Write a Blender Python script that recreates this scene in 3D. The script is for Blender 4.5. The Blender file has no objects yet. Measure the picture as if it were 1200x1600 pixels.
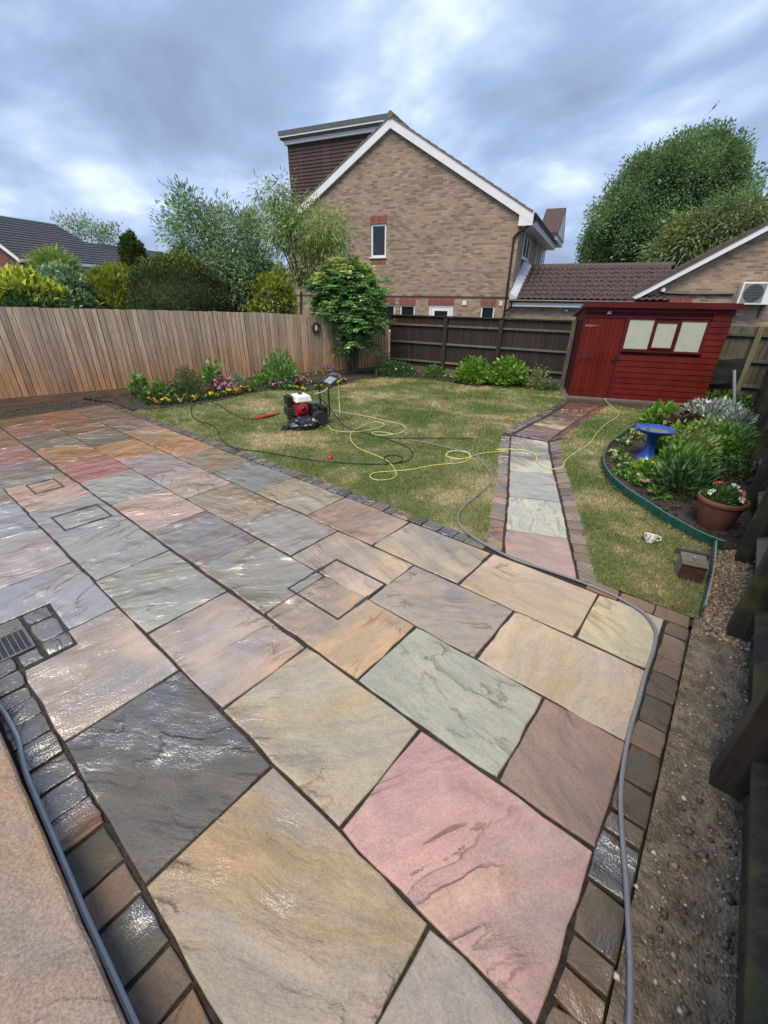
import bpy, bmesh, math, random
import numpy as np
from mathutils import Matrix, Vector

random.seed(7)
rng = np.random.default_rng(11)
SC = bpy.context.scene
COL = SC.collection
rad = math.radians

# ------------------------------------------------------------------ camera
# world: x = along the patio courses, y = across them (towards the lawn), metres
FPX, PITCH, ROLL, YAW, CH = 648.29, 0.475506, 0.0137612, -0.678406, 2.0
CA, SA = math.cos(YAW), math.sin(YAW)
RIGHT = np.array([CA, -SA, 0.0]); FWD = np.array([SA, CA, 0.0]); UPV = np.array([0, 0, 1.0])
cam_d = bpy.data.cameras.new('camera'); cam = bpy.data.objects.new('camera', cam_d); COL.objects.link(cam)
_f = math.cos(PITCH) * FWD - math.sin(PITCH) * UPV
_u = math.sin(PITCH) * FWD + math.cos(PITCH) * UPV
_cx = math.cos(ROLL) * RIGHT + math.sin(ROLL) * _u
_cy = -math.sin(ROLL) * RIGHT + math.cos(ROLL) * _u
M4 = Matrix.Identity(4)
for i in range(3):
    M4[i][0], M4[i][1], M4[i][2] = _cx[i], _cy[i], -_f[i]
M4[2][3] = CH
cam.matrix_world = M4
cam_d.sensor_fit = 'VERTICAL'; cam_d.sensor_height = 36; cam_d.sensor_width = 27
cam_d.lens = FPX * 36 / 1600
cam_d.clip_start = 0.05; cam_d.clip_end = 2000
SC.camera = cam
SC.render.resolution_x = 768; SC.render.resolution_y = 1024

# ------------------------------------------------------------------ sky, sun, exposure
SUN_EL, SUN_AZ = rad(60), rad(165)          # azimuth measured from +y towards +x
w = bpy.data.worlds.new('World'); SC.world = w; w.use_nodes = True
nt = w.node_tree; nt.nodes.clear()
def wn(t, **k):
    n = nt.nodes.new(t)
    for a, b in k.items(): setattr(n, a, b)
    return n
wl = nt.links.new
out = wn('ShaderNodeOutputWorld'); bg = wn('ShaderNodeBackground'); wl(bg.outputs[0], out.inputs[0])
sky = wn('ShaderNodeTexSky', sky_type='NISHITA', sun_disc=False, sun_elevation=SUN_EL, sun_rotation=SUN_AZ)
skm = wn('ShaderNodeMix', data_type='RGBA', blend_type='MULTIPLY'); skm.inputs[0].default_value = 1
skm.inputs[7].default_value = (0.10, 0.10, 0.10, 1); wl(sky.outputs[0], skm.inputs[6])
tc = wn('ShaderNodeTexCoord'); sep = wn('ShaderNodeSeparateXYZ'); wl(tc.outputs['Generated'], sep.inputs[0])
den = wn('ShaderNodeMath', operation='ADD'); zz = wn('ShaderNodeMath', operation='MAXIMUM'); zz.inputs[1].default_value = 0.0
wl(sep.outputs[2], zz.inputs[0]); wl(zz.outputs[0], den.inputs[0]); den.inputs[1].default_value = 0.30
dv = wn('ShaderNodeVectorMath', operation='DIVIDE'); cmb = wn('ShaderNodeCombineXYZ')
for i in range(3): wl(den.outputs[0], cmb.inputs[i])
wl(tc.outputs['Generated'], dv.inputs[0]); wl(cmb.outputs[0], dv.inputs[1])
mp = wn('ShaderNodeMapping'); wl(dv.outputs[0], mp.inputs[0])
mp.inputs['Location'].default_value = (3.1, 1.7, 0); mp.inputs['Rotation'].default_value = (0, 0, rad(25)); mp.inputs['Scale'].default_value = (1.0, 1.25, 0)
n1 = wn('ShaderNodeTexNoise'); n1.inputs['Scale'].default_value = 1.75; n1.inputs['Detail'].default_value = 9.0; n1.inputs['Roughness'].default_value = 0.52; n1.inputs['Distortion'].default_value = 0.25
wl(mp.outputs[0], n1.inputs['Vector'])
cr = wn('ShaderNodeValToRGB'); wl(n1.outputs['Fac'], cr.inputs[0])
e = cr.color_ramp.elements
e[0].position = 0.30; e[0].color = (0.200, 0.262, 0.395, 1)
e[1].position = 0.72; e[1].color = (0.70, 0.80, 0.97, 1)
k = cr.color_ramp.elements.new(0.46); k.color = (0.265, 0.355, 0.525, 1)
k = cr.color_ramp.elements.new(0.58); k.color = (0.40, 0.50, 0.70, 1)
mx = wn('ShaderNodeMix', data_type='RGBA'); mx.inputs[0].default_value = 0.92
wl(skm.outputs[2], mx.inputs[6]); wl(cr.outputs[0], mx.inputs[7]); wl(mx.outputs[2], bg.inputs[0])
bg.inputs[1].default_value = 0.54
sun_d = bpy.data.lights.new('sun', 'SUN'); sun = bpy.data.objects.new('sun', sun_d); COL.objects.link(sun)
sun_d.energy = 1.5; sun_d.angle = rad(30); sun_d.color = (1.0, 0.87, 0.70)
sd = Vector((math.sin(SUN_AZ) * math.cos(SUN_EL), math.cos(SUN_AZ) * math.cos(SUN_EL), math.sin(SUN_EL)))
sun.rotation_euler = sd.to_track_quat('Z', 'Y').to_euler(); sun.location = (0, 0, 20)
vs = SC.view_settings
vs.view_transform = 'Standard'; vs.look = 'None'; vs.gamma = 1; vs.use_curve_mapping = False; vs.exposure = 1.50
SC.render.engine = 'CYCLES'
SC.cycles.max_bounces = 4; SC.cycles.diffuse_bounces = 3; SC.cycles.glossy_bounces = 3; SC.cycles.transmission_bounces = 2; SC.cycles.transparent_max_bounces = 6

# ------------------------------------------------------------------ pixel -> place helpers
def ray(px, py):
    x, y = px - 600.0, 800.0 - py
    c, s = math.cos(ROLL), math.sin(ROLL)
    x, y = c * x - s * y, s * x + c * y
    return x * RIGHT + FPX * _f + y * _u
def gp(px, py, z=0.0):                       # point on a level plane
    r = ray(px, py); t = (z - CH) / r[2]
    return np.array([r[0] * t, r[1] * t, z])
def hd(px, py, D):                           # point at horizontal distance D
    r = ray(px, py); t = D / math.hypot(r[0], r[1])
    return np.array([r[0] * t, r[1] * t, CH + r[2] * t])

# ------------------------------------------------------------------ objects
def link(o, parent=None):
    COL.objects.link(o)
    if parent is not None: o.parent = parent
    return o
def thing(name, label, cat, loc=(0, 0, 0), rz=0.0, group=None):
    o = bpy.data.objects.new(name, None); o.empty_display_size = 0.1
    o.location = tuple(float(v) for v in loc); o.rotation_euler = (0, 0, rz)
    o['label'] = label; o['category'] = cat
    if group: o['group'] = group
    return link(o)
def tag(o, label, cat, group=None):
    o['label'] = label; o['category'] = cat
    if group: o['group'] = group
    return o
def kind(o, k): o['kind'] = k; return o
def mesh_np(name, V, F4, tint=None):
    """fast mesh: V (n,3), F (m,k) all faces with k corners"""
    me = bpy.data.meshes.new(name)
    V = np.asarray(V, dtype=np.float32); F4 = np.asarray(F4, dtype=np.int32)
    m, kk = F4.shape
    me.vertices.add(len(V)); me.vertices.foreach_set('co', V.ravel())
    me.loops.add(m * kk); me.loops.foreach_set('vertex_index', F4.ravel())
    me.polygons.add(m); me.polygons.foreach_set('loop_start', np.arange(0, m * kk, kk, dtype=np.int32))
    me.polygons.foreach_set('loop_total', np.full(m, kk, dtype=np.int32))
    if tint is not None:
        a = me.color_attributes.new('tint', 'FLOAT_COLOR', 'POINT')
        c = np.ones((len(V), 4), dtype=np.float32); c[:, :tint.shape[1]] = tint
        a.data.foreach_set('color', c.ravel())
    me.update(calc_edges=True)
    return me
class MB:
    def __init__(s): s.v = []; s.f = []
    def add(s, V, F):
        b = len(s.v); s.v += [tuple(float(c) for c in p) for p in V]; s.f += [tuple(i + b for i in f) for f in F]; return s
    def box(s, x0, x1, y0, y1, z0, z1):
        V = [(x, y, z) for z in (z0, z1) for y in (y0, y1) for x in (x0, x1)]
        return s.add(V, [(0, 2, 3, 1), (4, 5, 7, 6), (0, 1, 5, 4), (2, 6, 7, 3), (0, 4, 6, 2), (1, 3, 7, 5)])
    def hexa(s, P):                          # 4 bottom + 4 top points, same winding (counter-clockwise from above)
        return s.add(P, [(3, 2, 1, 0), (4, 5, 6, 7), (0, 1, 5, 4), (1, 2, 6, 5), (2, 3, 7, 6), (3, 0, 4, 7)])
    def prism(s, poly, vec):                 # planar polygon (3d) swept by vec
        n = len(poly); P = [np.array(p, float) for p in poly]; Q = [p + np.array(vec) for p in P]
        return s.add(P + Q, [tuple(range(n))[::-1], tuple(range(n, 2 * n))] + [(i, (i + 1) % n, n + (i + 1) % n, n + i) for i in range(n)])
    def tube(s, pts, r, n=8, cap=True):
        P = [np.array(p, float) for p in pts]; m = len(P)
        R_ = r if hasattr(r, '__len__') else [r] * m
        up = np.array([0, 0, 1.0]); rings = []
        prev = None
        for i in range(m):
            t = P[min(i + 1, m - 1)] - P[max(i - 1, 0)]; L = np.linalg.norm(t); t = t / L if L > 1e-9 else np.array([0, 0, 1.0])
            if prev is None:
                a = np.cross(t, up)
                if np.linalg.norm(a) < 0.1: a = np.cross(t, np.array([1.0, 0, 0]))
            else:
                a = prev - t * (prev @ t)
                if np.linalg.norm(a) < 1e-4: a = np.cross(t, up)
            a = a / np.linalg.norm(a); prev = a; b = np.cross(t, a)
            rings += [P[i] + R_[i] * (math.cos(q) * a + math.sin(q) * b) for q in [2 * math.pi * j / n for j in range(n)]]
        F = [(i * n + j, i * n + (j + 1) % n, (i + 1) * n + (j + 1) % n, (i + 1) * n + j) for i in range(m - 1) for j in range(n)]
        if cap: F += [tuple(range(n))[::-1], tuple((m - 1) * n + j for j in range(n))]
        return s.add(rings, F)
    def lathe(s, prof, n=24, c=(0, 0, 0), axis='z'):
        V = []
        for r, z in prof:
            for j in range(n):
                q = 2 * math.pi * j / n; p = (r * math.cos(q), r * math.sin(q), z)
                if axis == 'y': p = (p[0], p[2], p[1])
                if axis == 'x': p = (p[2], p[0], p[1])
                V.append((p[0] + c[0], p[1] + c[1], p[2] + c[2]))
        m = len(prof)
        F = [(i * n + j, i * n + (j + 1) % n, (i + 1) * n + (j + 1) % n, (i + 1) * n + j) for i in range(m - 1) for j in range(n)]
        F += [tuple(range(n))[::-1], tuple((m - 1) * n + j for j in range(n))]
        return s.add(V, F)
    def mesh(s, name):
        me = bpy.data.meshes.new(name); me.from_pydata(s.v, [], s.f); me.validate()
        bm = bmesh.new(); bm.from_mesh(me); bmesh.ops.recalc_face_normals(bm, faces=bm.faces); bm.to_mesh(me); bm.free()
        return me
    def build(s, name, mat, parent=None, smooth=False, bevel=0.0, loc=None, label=None, color=None):
        me = s.mesh(name); me.materials.append(mat)
        if smooth:
            me.polygons.foreach_set('use_smooth', [True] * len(me.polygons))
        o = bpy.data.objects.new(name, me); link(o, parent)
        if smooth:
            try: me.set_sharp_from_angle(angle=rad(40))
            except Exception: pass
        if bevel:
            b = o.modifiers.new('bevel', 'BEVEL'); b.width = bevel; b.segments = 2; b.limit_method = 'ANGLE'
        if loc is not None: o.location = loc
        if label: o['label'] = label
        if color is not None: o.color = tuple(color) + ((1.0,) if len(color) == 3 else ())
        return o
def spline(pts, per=8, closed=False):        # Catmull-Rom
    P = [np.array(p, float) for p in pts]; out = []
    n = len(P)
    for i in range(n - 1):
        p0, p1, p2, p3 = P[max(i - 1, 0)], P[i], P[i + 1], P[min(i + 2, n - 1)]
        for j in range(per):
            t = j / per
            out.append(0.5 * ((2 * p1) + (-p0 + p2) * t + (2 * p0 - 5 * p1 + 4 * p2 - p3) * t * t + (-p0 + 3 * p1 - 3 * p2 + p3) * t ** 3))
    out.append(P[-1]); return out

# ------------------------------------------------------------------ materials
def lin(c):
    f = lambda v: v / 12.92 if v <= 0.04045 else ((v + 0.055) / 1.055) ** 2.4
    return tuple(f(v / 255.0) for v in c)
class NT:
    def __init__(s, name):
        s.m = bpy.data.materials.new(name); s.m.use_nodes = True
        s.t = s.m.node_tree; s.t.nodes.clear()
        s.out = s.n('ShaderNodeOutputMaterial')
    def n(s, t, ins=None, **k):
        nd = s.t.nodes.new(t)
        for a, b in k.items(): setattr(nd, a, b)
        for a, b in (ins or {}).items(): s.set(nd.inputs[a], b)
        return nd
    def set(s, sock, v):
        if hasattr(v, 'is_output') or hasattr(v, 'is_linked') and not isinstance(v, (int, float)): s.t.links.new(v, sock)
        elif isinstance(v, (tuple, list)) and len(v) == 3 and sock.type == 'RGBA': sock.default_value = (*v, 1)
        else: sock.default_value = v
    def noise(s, vec, scale, detail=4, rough=0.5, dist=0.0, out='Fac'):
        return s.n('ShaderNodeTexNoise', {'Vector': vec, 'Scale': scale, 'Detail': detail, 'Roughness': rough, 'Distortion': dist}).outputs[out]
    def math(s, op, a, b=0.0, c=0.0, clamp=False):
        nd = s.n('ShaderNodeMath', operation=op, use_clamp=clamp); s.set(nd.inputs[0], a); s.set(nd.inputs[1], b); s.set(nd.inputs[2], c); return nd.outputs[0]
    def vmath(s, op, a, b=(0, 0, 0)):
        nd = s.n('ShaderNodeVectorMath', operation=op); s.set(nd.inputs[0], a); s.set(nd.inputs[1], b); return nd.outputs[0]
    def mr(s, v, a, b, c=0.0, d=1.0, smooth=True):
        nd = s.n('ShaderNodeMapRange', {0: v, 1: a, 2: b, 3: c, 4: d}); nd.interpolation_type = 'SMOOTHSTEP' if smooth else 'LINEAR'; return nd.outputs[0]
    def mix(s, f, a, b, blend='MIX'):
        nd = s.n('ShaderNodeMix', data_type='RGBA', blend_type=blend); s.set(nd.inputs[0], f); s.set(nd.inputs[6], a); s.set(nd.inputs[7], b); return nd.outputs[2]
    def ramp(s, v, stops, interp='LINEAR'):
        nd = s.n('ShaderNodeValToRGB', {0: v}); nd.color_ramp.interpolation = interp; el = nd.color_ramp.elements
        while len(el) < len(stops): el.new(0.5)
        for e_, (p, c) in zip(el, stops): e_.position = p; e_.color = (*c, 1)
        return nd.outputs[0]
    def bump(s, h, strength=0.5, dist=0.01, normal=None):
        nd = s.n('ShaderNodeBump', {'Height': h, 'Strength': strength, 'Distance': dist})
        if normal is not None: s.set(nd.inputs['Normal'], normal)
        return nd.outputs[0]
    def pbsdf(s, **k):
        nd = s.n('ShaderNodeBsdfPrincipled'); 
        for a, b in k.items(): s.set(nd.inputs[a.replace('_', ' ')], b)
        s.t.links.new(nd.outputs[0], s.out.inputs[0]); return nd
    def tex(s, what='Object'): return s.n('ShaderNodeTexCoord').outputs[what]
    def pos(s): return s.n('ShaderNodeNewGeometry').outputs['Position']
    def oi(s): return s.n('ShaderNodeObjectInfo')
    def scale(s, v, xyz): return s.vmath('MULTIPLY', v, xyz)

def m_plain(name, c, rough=0.6, var=0.15, nscale=6.0, metallic=0.0, bump=0.0, spec=0.5):
    t = NT(name); v = t.tex(); n = t.noise(v, nscale, 5, 0.6)
    col = t.mix(1.0, c, t.ramp(n, [(0.25, (1 - var,) * 3), (0.75, (1 + var,) * 3)]), 'MULTIPLY')
    k = dict(Base_Color=col, Roughness=t.mr(n, 0.3, 0.7, rough * 0.85, min(1, rough * 1.15)), Metallic=metallic, Specular_IOR_Level=spec)
    if bump: k['Normal'] = t.bump(t.noise(v, nscale * 8, 4, 0.6), bump, 0.004)
    t.pbsdf(**k); return t.m

def m_stone(name='wet sandstone', dry=0.0):
    t = NT(name); o = t.oi(); rnd = o.outputs['Random']
    v0 = t.tex()
    v1 = t.n('ShaderNodeVectorRotate', {'Vector': v0, 'Angle': t.math('MULTIPLY', rnd, 31.0)}, rotation_type='Z_AXIS').outputs[0]
    sh = t.n('ShaderNodeCombineXYZ', {0: t.math('MULTIPLY', rnd, 91.0), 1: t.math('MULTIPLY', rnd, 57.0), 2: t.math('MULTIPLY', rnd, 13.0)}).outputs[0]
    v = t.vmath('ADD', v1, sh)
    warp = t.noise(v, 1.5, 2, 0.5, out='Color')
    vs_ = t.vmath('ADD', t.scale(v, (1.0, 0.24, 1.0)), t.scale(warp, (0.22, 0.22, 0.22)))
    h = t.noise(vs_, 3.2, 4, 0.5)
    mid = t.noise(t.scale(vs_, (1.0, 1.7, 1.0)), 15.0, 5, 0.68)
    fine = t.noise(v, 95.0, 3, 0.65)
    patch = t.noise(v, 1.35, 3, 0.55)
    hh = t.math('ADD', t.math('MULTIPLY', h, 7.0), t.math('MULTIPLY', mid, 0.9)); fr = t.math('FRACT', hh)
    step = t.math('ADD', t.math('FLOOR', hh), t.mr(fr, 0.74, 0.99))
    riv = t.mr(patch, 0.40, 0.62)
    height = t.math('ADD', t.math('ADD', t.math('MULTIPLY', t.math('MULTIPLY', step, riv), 0.11), t.math('MULTIPLY', h, 0.65)),
                    t.math('ADD', t.math('MULTIPLY', fine, 0.035 if not dry else 0.16), t.math('MULTIPLY', mid, 0.15)))
    nA = t.noise(vs_, 1.7, 5, 0.62); nB = t.noise(vs_, 5.0, 5, 0.66)
    c = t.mix(t.math('MULTIPLY', t.mr(nA, 0.46, 0.66), t.math('SUBTRACT', 1.0, o.outputs['Alpha'])), o.outputs['Color'], (0.30, 0.175, 0.065))
    alt = t.ramp(t.math('FRACT', t.math('MULTIPLY', rnd, 7.3)), [(0.0, (0.46, 0.38, 0.28)), (0.3, (0.40, 0.42, 0.37)), (0.6, (0.48, 0.36, 0.31)), (1.0, (0.36, 0.38, 0.40))])
    lum = t.n('ShaderNodeRGBToBW', {0: c}).outputs[0]
    alt = t.vmath('MULTIPLY', alt, t.n('ShaderNodeCombineXYZ', {i: t.math('MULTIPLY', lum, 2.55) for i in range(3)}).outputs[0])
    c = t.mix(t.mr(nA, 0.60, 0.36, 0.0, 0.5), c, alt)
    c = t.mix(1.0, c, t.ramp(nB, [(0.30, (0.80, 0.85, 0.92)), (0.46, (0.97, 0.98, 1.0)), (0.58, (1.06, 1.02, 0.97)), (0.74, (1.26, 1.14, 0.98))]), 'MULTIPLY')
    c = t.mix(1.0, c, t.ramp(patch, [(0.30, (0.88, 0.93, 0.95)), (0.70, (1.12, 1.05, 1.0))]), 'MULTIPLY')
    c = t.mix(1.0, c, t.ramp(mid, [(0.28, (0.87,) * 3), (0.5, (1.0,) * 3), (0.72, (1.12,) * 3)]), 'MULTIPLY')
    c = t.mix(1.0, c, t.ramp(fine, [(0.3, ((0.84 if not dry else 0.70),) * 3), (0.7, ((1.14 if not dry else 1.28),) * 3)]), 'MULTIPLY')
    crack = t.math('MULTIPLY', t.math('MULTIPLY', t.mr(fr, 0.82, 0.94), t.mr(fr, 1.0, 0.965)), t.math('MULTIPLY', riv, t.mr(nB, 0.40, 0.54)))
    c = t.mix(t.math('MULTIPLY', crack, 0.75 if not dry else 0.15), c, t.mix(1.0, c, (0.34, 0.30, 0.27), 'MULTIPLY'))
    pit = t.n('ShaderNodeTexVoronoi', {'Vector': v, 'Scale': 26.0, 'Randomness': 1.0}).outputs['Distance']
    pits = t.math('MULTIPLY', t.mr(pit, 0.11, 0.05), t.mr(nA, 0.52, 0.60))
    c = t.mix(t.math('MULTIPLY', pits, 0.55), c, (0.05, 0.04, 0.035))
    # rain film: wetter towards the far left of the patio, drying near the lawn corner
    p = t.pos(); px = t.n('ShaderNodeSeparateXYZ', {0: p}).outputs[0]
    py = t.n('ShaderNodeSeparateXYZ', {0: p}).outputs[1]
    edge = t.math('ADD', t.mr(py, 0.04, 0.0, 0.0, 0.10), t.math('MULTIPLY', t.mr(px, 0.12, 0.15, 0.0, 0.13), t.mr(py, 2.9, 1.2)))
    wet = t.math('ADD', t.math('ADD', t.noise(p, 1.1, 3, 0.6), edge), t.mr(px, -0.8, -4.2, -0.15, 0.34, False))
    film = t.mr(t.math('SUBTRACT', wet, dry), 0.44, 0.60)
    rough = t.math('ADD', t.mr(film, 0, 1, 0.52, 0.26), t.math('MULTIPLY', mid, 0.12))
    nrm = t.bump(height, 1.0, 0.060 if not dry else 0.03)
    c = t.mix(film, c, t.mix(1.0, c, (0.74, 0.70, 0.65), 'MULTIPLY'))
    b = t.pbsdf(Base_Color=c, Roughness=rough, Normal=nrm, IOR=1.45)
    t.set(b.inputs['Coat Weight'], t.mr(film, 0, 1, 0.0, 1.0)); t.set(b.inputs['Coat Roughness'], 0.09); t.set(b.inputs['Coat IOR'], 2.4)
    t.set(b.inputs['Coat Normal'], t.bump(height, 1.0, 0.105))
    return t.m

def m_soil(name, c1, c2, scale=14, bump=1.0, grit=None, rough=0.85):
    t = NT(name); p = t.pos(); n = t.noise(p, scale, 8, 0.68); n2 = t.noise(p, 2.0, 4)
    c = t.mix(t.mr(n, 0.35, 0.68), c1, c2); c = t.mix(1.0, c, t.ramp(n2, [(0.3, (0.75,) * 3), (0.7, (1.2,) * 3)]), 'MULTIPLY')
    h = n
    if grit:
        vo = t.n('ShaderNodeTexVoronoi', {'Vector': p, 'Scale': grit})
        c = t.mix(t.mr(t.n('ShaderNodeSeparateColor', {0: vo.outputs['Color']}).outputs[0], 0.72, 0.95, 0, 0.55), c, t.mix(vo.outputs['Color'], (0.14, 0.10, 0.06), (0.36, 0.29, 0.20)))
        h = t.math('SUBTRACT', n, t.math('MULTIPLY', vo.outputs['Distance'], 0.35))
    t.pbsdf(Base_Color=c, Roughness=rough, Normal=t.bump(h, bump, 0.03)); return t.m

def lawn_col(t, p):
    big = t.noise(t.scale(p, (1.0, 1.0, 0.0)), 0.85, 4, 0.62, 0.4); med = t.noise(t.scale(p, (1.0, 1.0, 0)), 3.2, 5, 0.65); sm = t.noise(t.scale(p, (1, 1, 0)), 24.0, 4, 0.6)
    s = t.math('ADD', t.math('MULTIPLY', big, 0.72), t.math('ADD', t.math('MULTIPLY', med, 0.27), t.math('MULTIPLY', sm, 0.16)))
    return t.ramp(s, [(0.455, (0.085, 0.150, 0.034)), (0.545, (0.150, 0.192, 0.060)), (0.605, (0.240, 0.240, 0.108)), (0.68, (0.43, 0.375, 0.215))]), sm
def m_lawn():
    t = NT('turf thatch'); p = t.pos(); c, sm = lawn_col(t, p)
    c = t.mix(0.35, c, (0.07, 0.06, 0.03))
    t.pbsdf(Base_Color=c, Roughness=0.9, Normal=t.bump(t.noise(p, 60, 5, 0.7), 1.0, 0.02)); return t.m
def m_grass():
    t = NT('grass blades'); p = t.pos(); c, sm = lawn_col(t, p)
    tn = t.n('ShaderNodeVertexColor', layer_name='tint').outputs[0]
    c = t.mix(1.0, c, tn, 'MULTIPLY')
    d = t.n('ShaderNodeBsdfPrincipled', {'Base Color': c, 'Roughness': 0.5, 'Specular IOR Level': 0.25}); tr = t.n('ShaderNodeBsdfTranslucent', {'Color': c})
    ms = t.n('ShaderNodeMixShader', {0: 0.3, 1: d.outputs[0], 2: tr.outputs[0]}); t.t.links.new(ms.outputs[0], t.out.inputs[0]); return t.m
def m_leaf(name, c, trans=0.3, rough=0.45, spec=0.4):
    t = NT(name); tn = t.n('ShaderNodeVertexColor', layer_name='tint').outputs[0]
    col = t.mix(1.0, c, tn, 'MULTIPLY')
    d = t.n('ShaderNodeBsdfPrincipled', {'Base Color': col, 'Roughness': rough, 'Specular IOR Level': spec}); tr = t.n('ShaderNodeBsdfTranslucent', {'Color': t.mix(1.0, col, (1.1, 1.25, 0.6), 'MULTIPLY')})
    ms = t.n('ShaderNodeMixShader', {0: trans, 1: d.outputs[0], 2: tr.outputs[0]}); t.t.links.new(ms.outputs[0], t.out.inputs[0]); return t.m
def m_wood(name, c1, c2, grain=(22.0, 22.0, 1.6), rough=0.75, green=None, bump=0.5, wear=None, vert='z'):
    """board: grain along local z, tone from Object Info"""
    t = NT(name); o = t.oi(); v = t.vmath('ADD', t.tex(), t.n('ShaderNodeCombineXYZ', {0: t.math('MULTIPLY', o.outputs['Random'], 71.0), 1: t.math('MULTIPLY', o.outputs['Random'], 33.0), 2: t.math('MULTIPLY', o.outputs['Random'], 19.0)}).outputs[0])
    g = t.noise(t.scale(v, grain), 1.0, 6, 0.6, 0.8); gf = t.noise(t.scale(v, tuple(q * 4 for q in grain)), 1.0, 4, 0.6)
    c = t.mix(t.mr(g, 0.3, 0.7), c1, c2)
    c = t.mix(1.0, c, t.ramp(gf, [(0.3, (0.80,) * 3), (0.7, (1.16,) * 3)]), 'MULTIPLY')
    c = t.mix(1.0, c, t.ramp(o.outputs['Random'], [(0.0, (0.74, 0.74, 0.76)), (0.5, (1.0, 0.97, 0.95)), (1.0, (1.22, 1.17, 1.10))]), 'MULTIPLY')
    p = t.pos(); pz = t.n('ShaderNodeSeparateXYZ', {0: p}).outputs[2]
    if wear is not None:      # rain-bleached upper part, browner damp foot with a wandering edge
        f = t.mr(t.math('ADD', pz, t.math('MULTIPLY', t.noise(t.scale(p, (0.9, 0.9, 1.6)), 1.0, 5, 0.6), 1.5)), 0.75, 2.05)
        c = t.mix(f, t.mix(1.0, c, wear[0], 'MULTIPLY'), t.mix(1.0, c, wear[1], 'MULTIPLY'))
    if green is not None:
        c = t.mix(t.math('MULTIPLY', t.mr(t.noise(p, 3.0, 5, 0.65), 0.48, 0.68), green[3]), c, green[:3])
    kn = t.n('ShaderNodeTexVoronoi', {'Vector': t.scale(v, (7.0, 7.0, 2.2)), 'Scale': 1.0}).outputs['Distance']
    c = t.mix(t.mr(kn, 0.13, 0.05, 0, 0.55), c, t.mix(1.0, c, (0.45, 0.36, 0.3), 'MULTIPLY'))
    t.pbsdf(Base_Color=c, Roughness=rough, Normal=t.bump(t.math('ADD', g, gf), bump, 0.004)); return t.m
def m_brick(name, cols, mortar, axis='x', row=0.075, width=0.225, off=0.5, soldier=False):
    t = NT(name); v = t.tex(); s = t.n('ShaderNodeSeparateXYZ', {0: v})
    a = s.outputs[0 if axis == 'x' else 1]; uv = t.n('ShaderNodeCombineXYZ', {0: a, 1: s.outputs[2], 2: 0.0}).outputs[0]
    b = t.n('ShaderNodeTexBrick', {'Vector': uv, 'Color1': (0, 0, 0), 'Color2': (1, 1, 1), 'Mortar': (0.5, 0.5, 0.5), 'Scale': 1.0, 'Mortar Size': 0.006, 'Mortar Smooth': 0.2, 'Brick Width': width, 'Row Height': row}, offset=off)
    tone = t.math('ADD', t.n('ShaderNodeSeparateColor', {0: b.outputs['Color']}).outputs[0], t.math('MULTIPLY', t.math('SUBTRACT', t.noise(v, 1.1, 4), 0.5), 0.5))
    c = t.ramp(tone, cols)
    c = t.mix(1.0, c, t.ramp(t.noise(v, 38.0, 5, 0.7), [(0.3, (0.8,) * 3), (0.7, (1.18,) * 3)]), 'MULTIPLY')
    c = t.mix(b.outputs['Fac'], c, mortar)
    c = t.mix(1.0, c, t.ramp(t.noise(v, 0.7, 5, 0.6), [(0.3, (0.86,) * 3), (0.7, (1.1,) * 3)]), 'MULTIPLY')
    h = t.math('SUBTRACT', t.math('MULTIPLY', t.noise(v, 30, 4), 0.35), b.outputs['Fac'])
    t.pbsdf(Base_Color=c, Roughness=0.85, Normal=t.bump(h, 0.7, 0.008)); return t.m
def m_paint(name, c, rough=0.5, bump=0.25):
    t = NT(name); v = t.tex(); o = t.oi(); g = t.noise(t.scale(v, (3.0, 30.0, 30.0)), 1.0, 5, 0.6)
    n = t.noise(t.pos(), 2.6, 5, 0.62)
    col = t.mix(1.0, c, t.ramp(n, [(0.3, (0.78, 0.80, 0.80)), (0.7, (1.16, 1.1, 1.1))]), 'MULTIPLY')
    col = t.mix(1.0, col, t.ramp(o.outputs['Random'], [(0, (0.86,) * 3), (1, (1.12,) * 3)]), 'MULTIPLY')
    t.pbsdf(Base_Color=col, Roughness=t.mr(n, 0.3, 0.7, rough * 0.9, rough * 1.3), Specular_IOR_Level=0.22, Normal=t.bump(g, bump, 0.003)); return t.m
def m_glass(name, c=(0.02, 0.025, 0.03), rough=0.04):
    t = NT(name); v = t.tex(); n = t.noise(v, 2.0, 3)
    t.pbsdf(Base_Color=t.mix(n, tuple(q * 0.6 for q in c), c), Roughness=rough, Specular_IOR_Level=0.6, IOR=1.5); return t.m

STONE = m_stone(); STEPSTONE = m_stone('dry buff step stone', 1.0)
MORTAR = m_soil('dark wet jointing', (0.018, 0.014, 0.011), (0.060, 0.045, 0.032), 30, 1.0, rough=0.55)
SOIL = m_soil('damp garden soil', (0.022, 0.016, 0.012), (0.075, 0.055, 0.040), 22, 1.0)
SAND = m_soil('muddy sand and grit', (0.120, 0.094, 0.066), (0.30, 0.238, 0.165), 9, 0.9, grit=70.0, rough=0.75)
LAWN = m_lawn(); GRASS = m_grass()
GROUND = m_soil('rough ground', (0.045, 0.055, 0.022), (0.09, 0.085, 0.045), 3, 0.6)
WHITE = m_plain('white upvc', (0.74, 0.76, 0.78), 0.35, 0.06, 3.0)
BLACK = m_plain('black plastic', (0.012, 0.012, 0.013), 0.35, 0.3, 9.0)
BLACKMET = m_plain('black painted steel', (0.018, 0.019, 0.020), 0.38, 0.3, 9.0)
GREYMET = m_plain('galvanised steel', (0.28, 0.29, 0.30), 0.38, 0.2, 12.0, metallic=0.7)
LEAD = m_plain('lead flashing', (0.42, 0.46, 0.52), 0.45, 0.25, 7.0)
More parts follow.
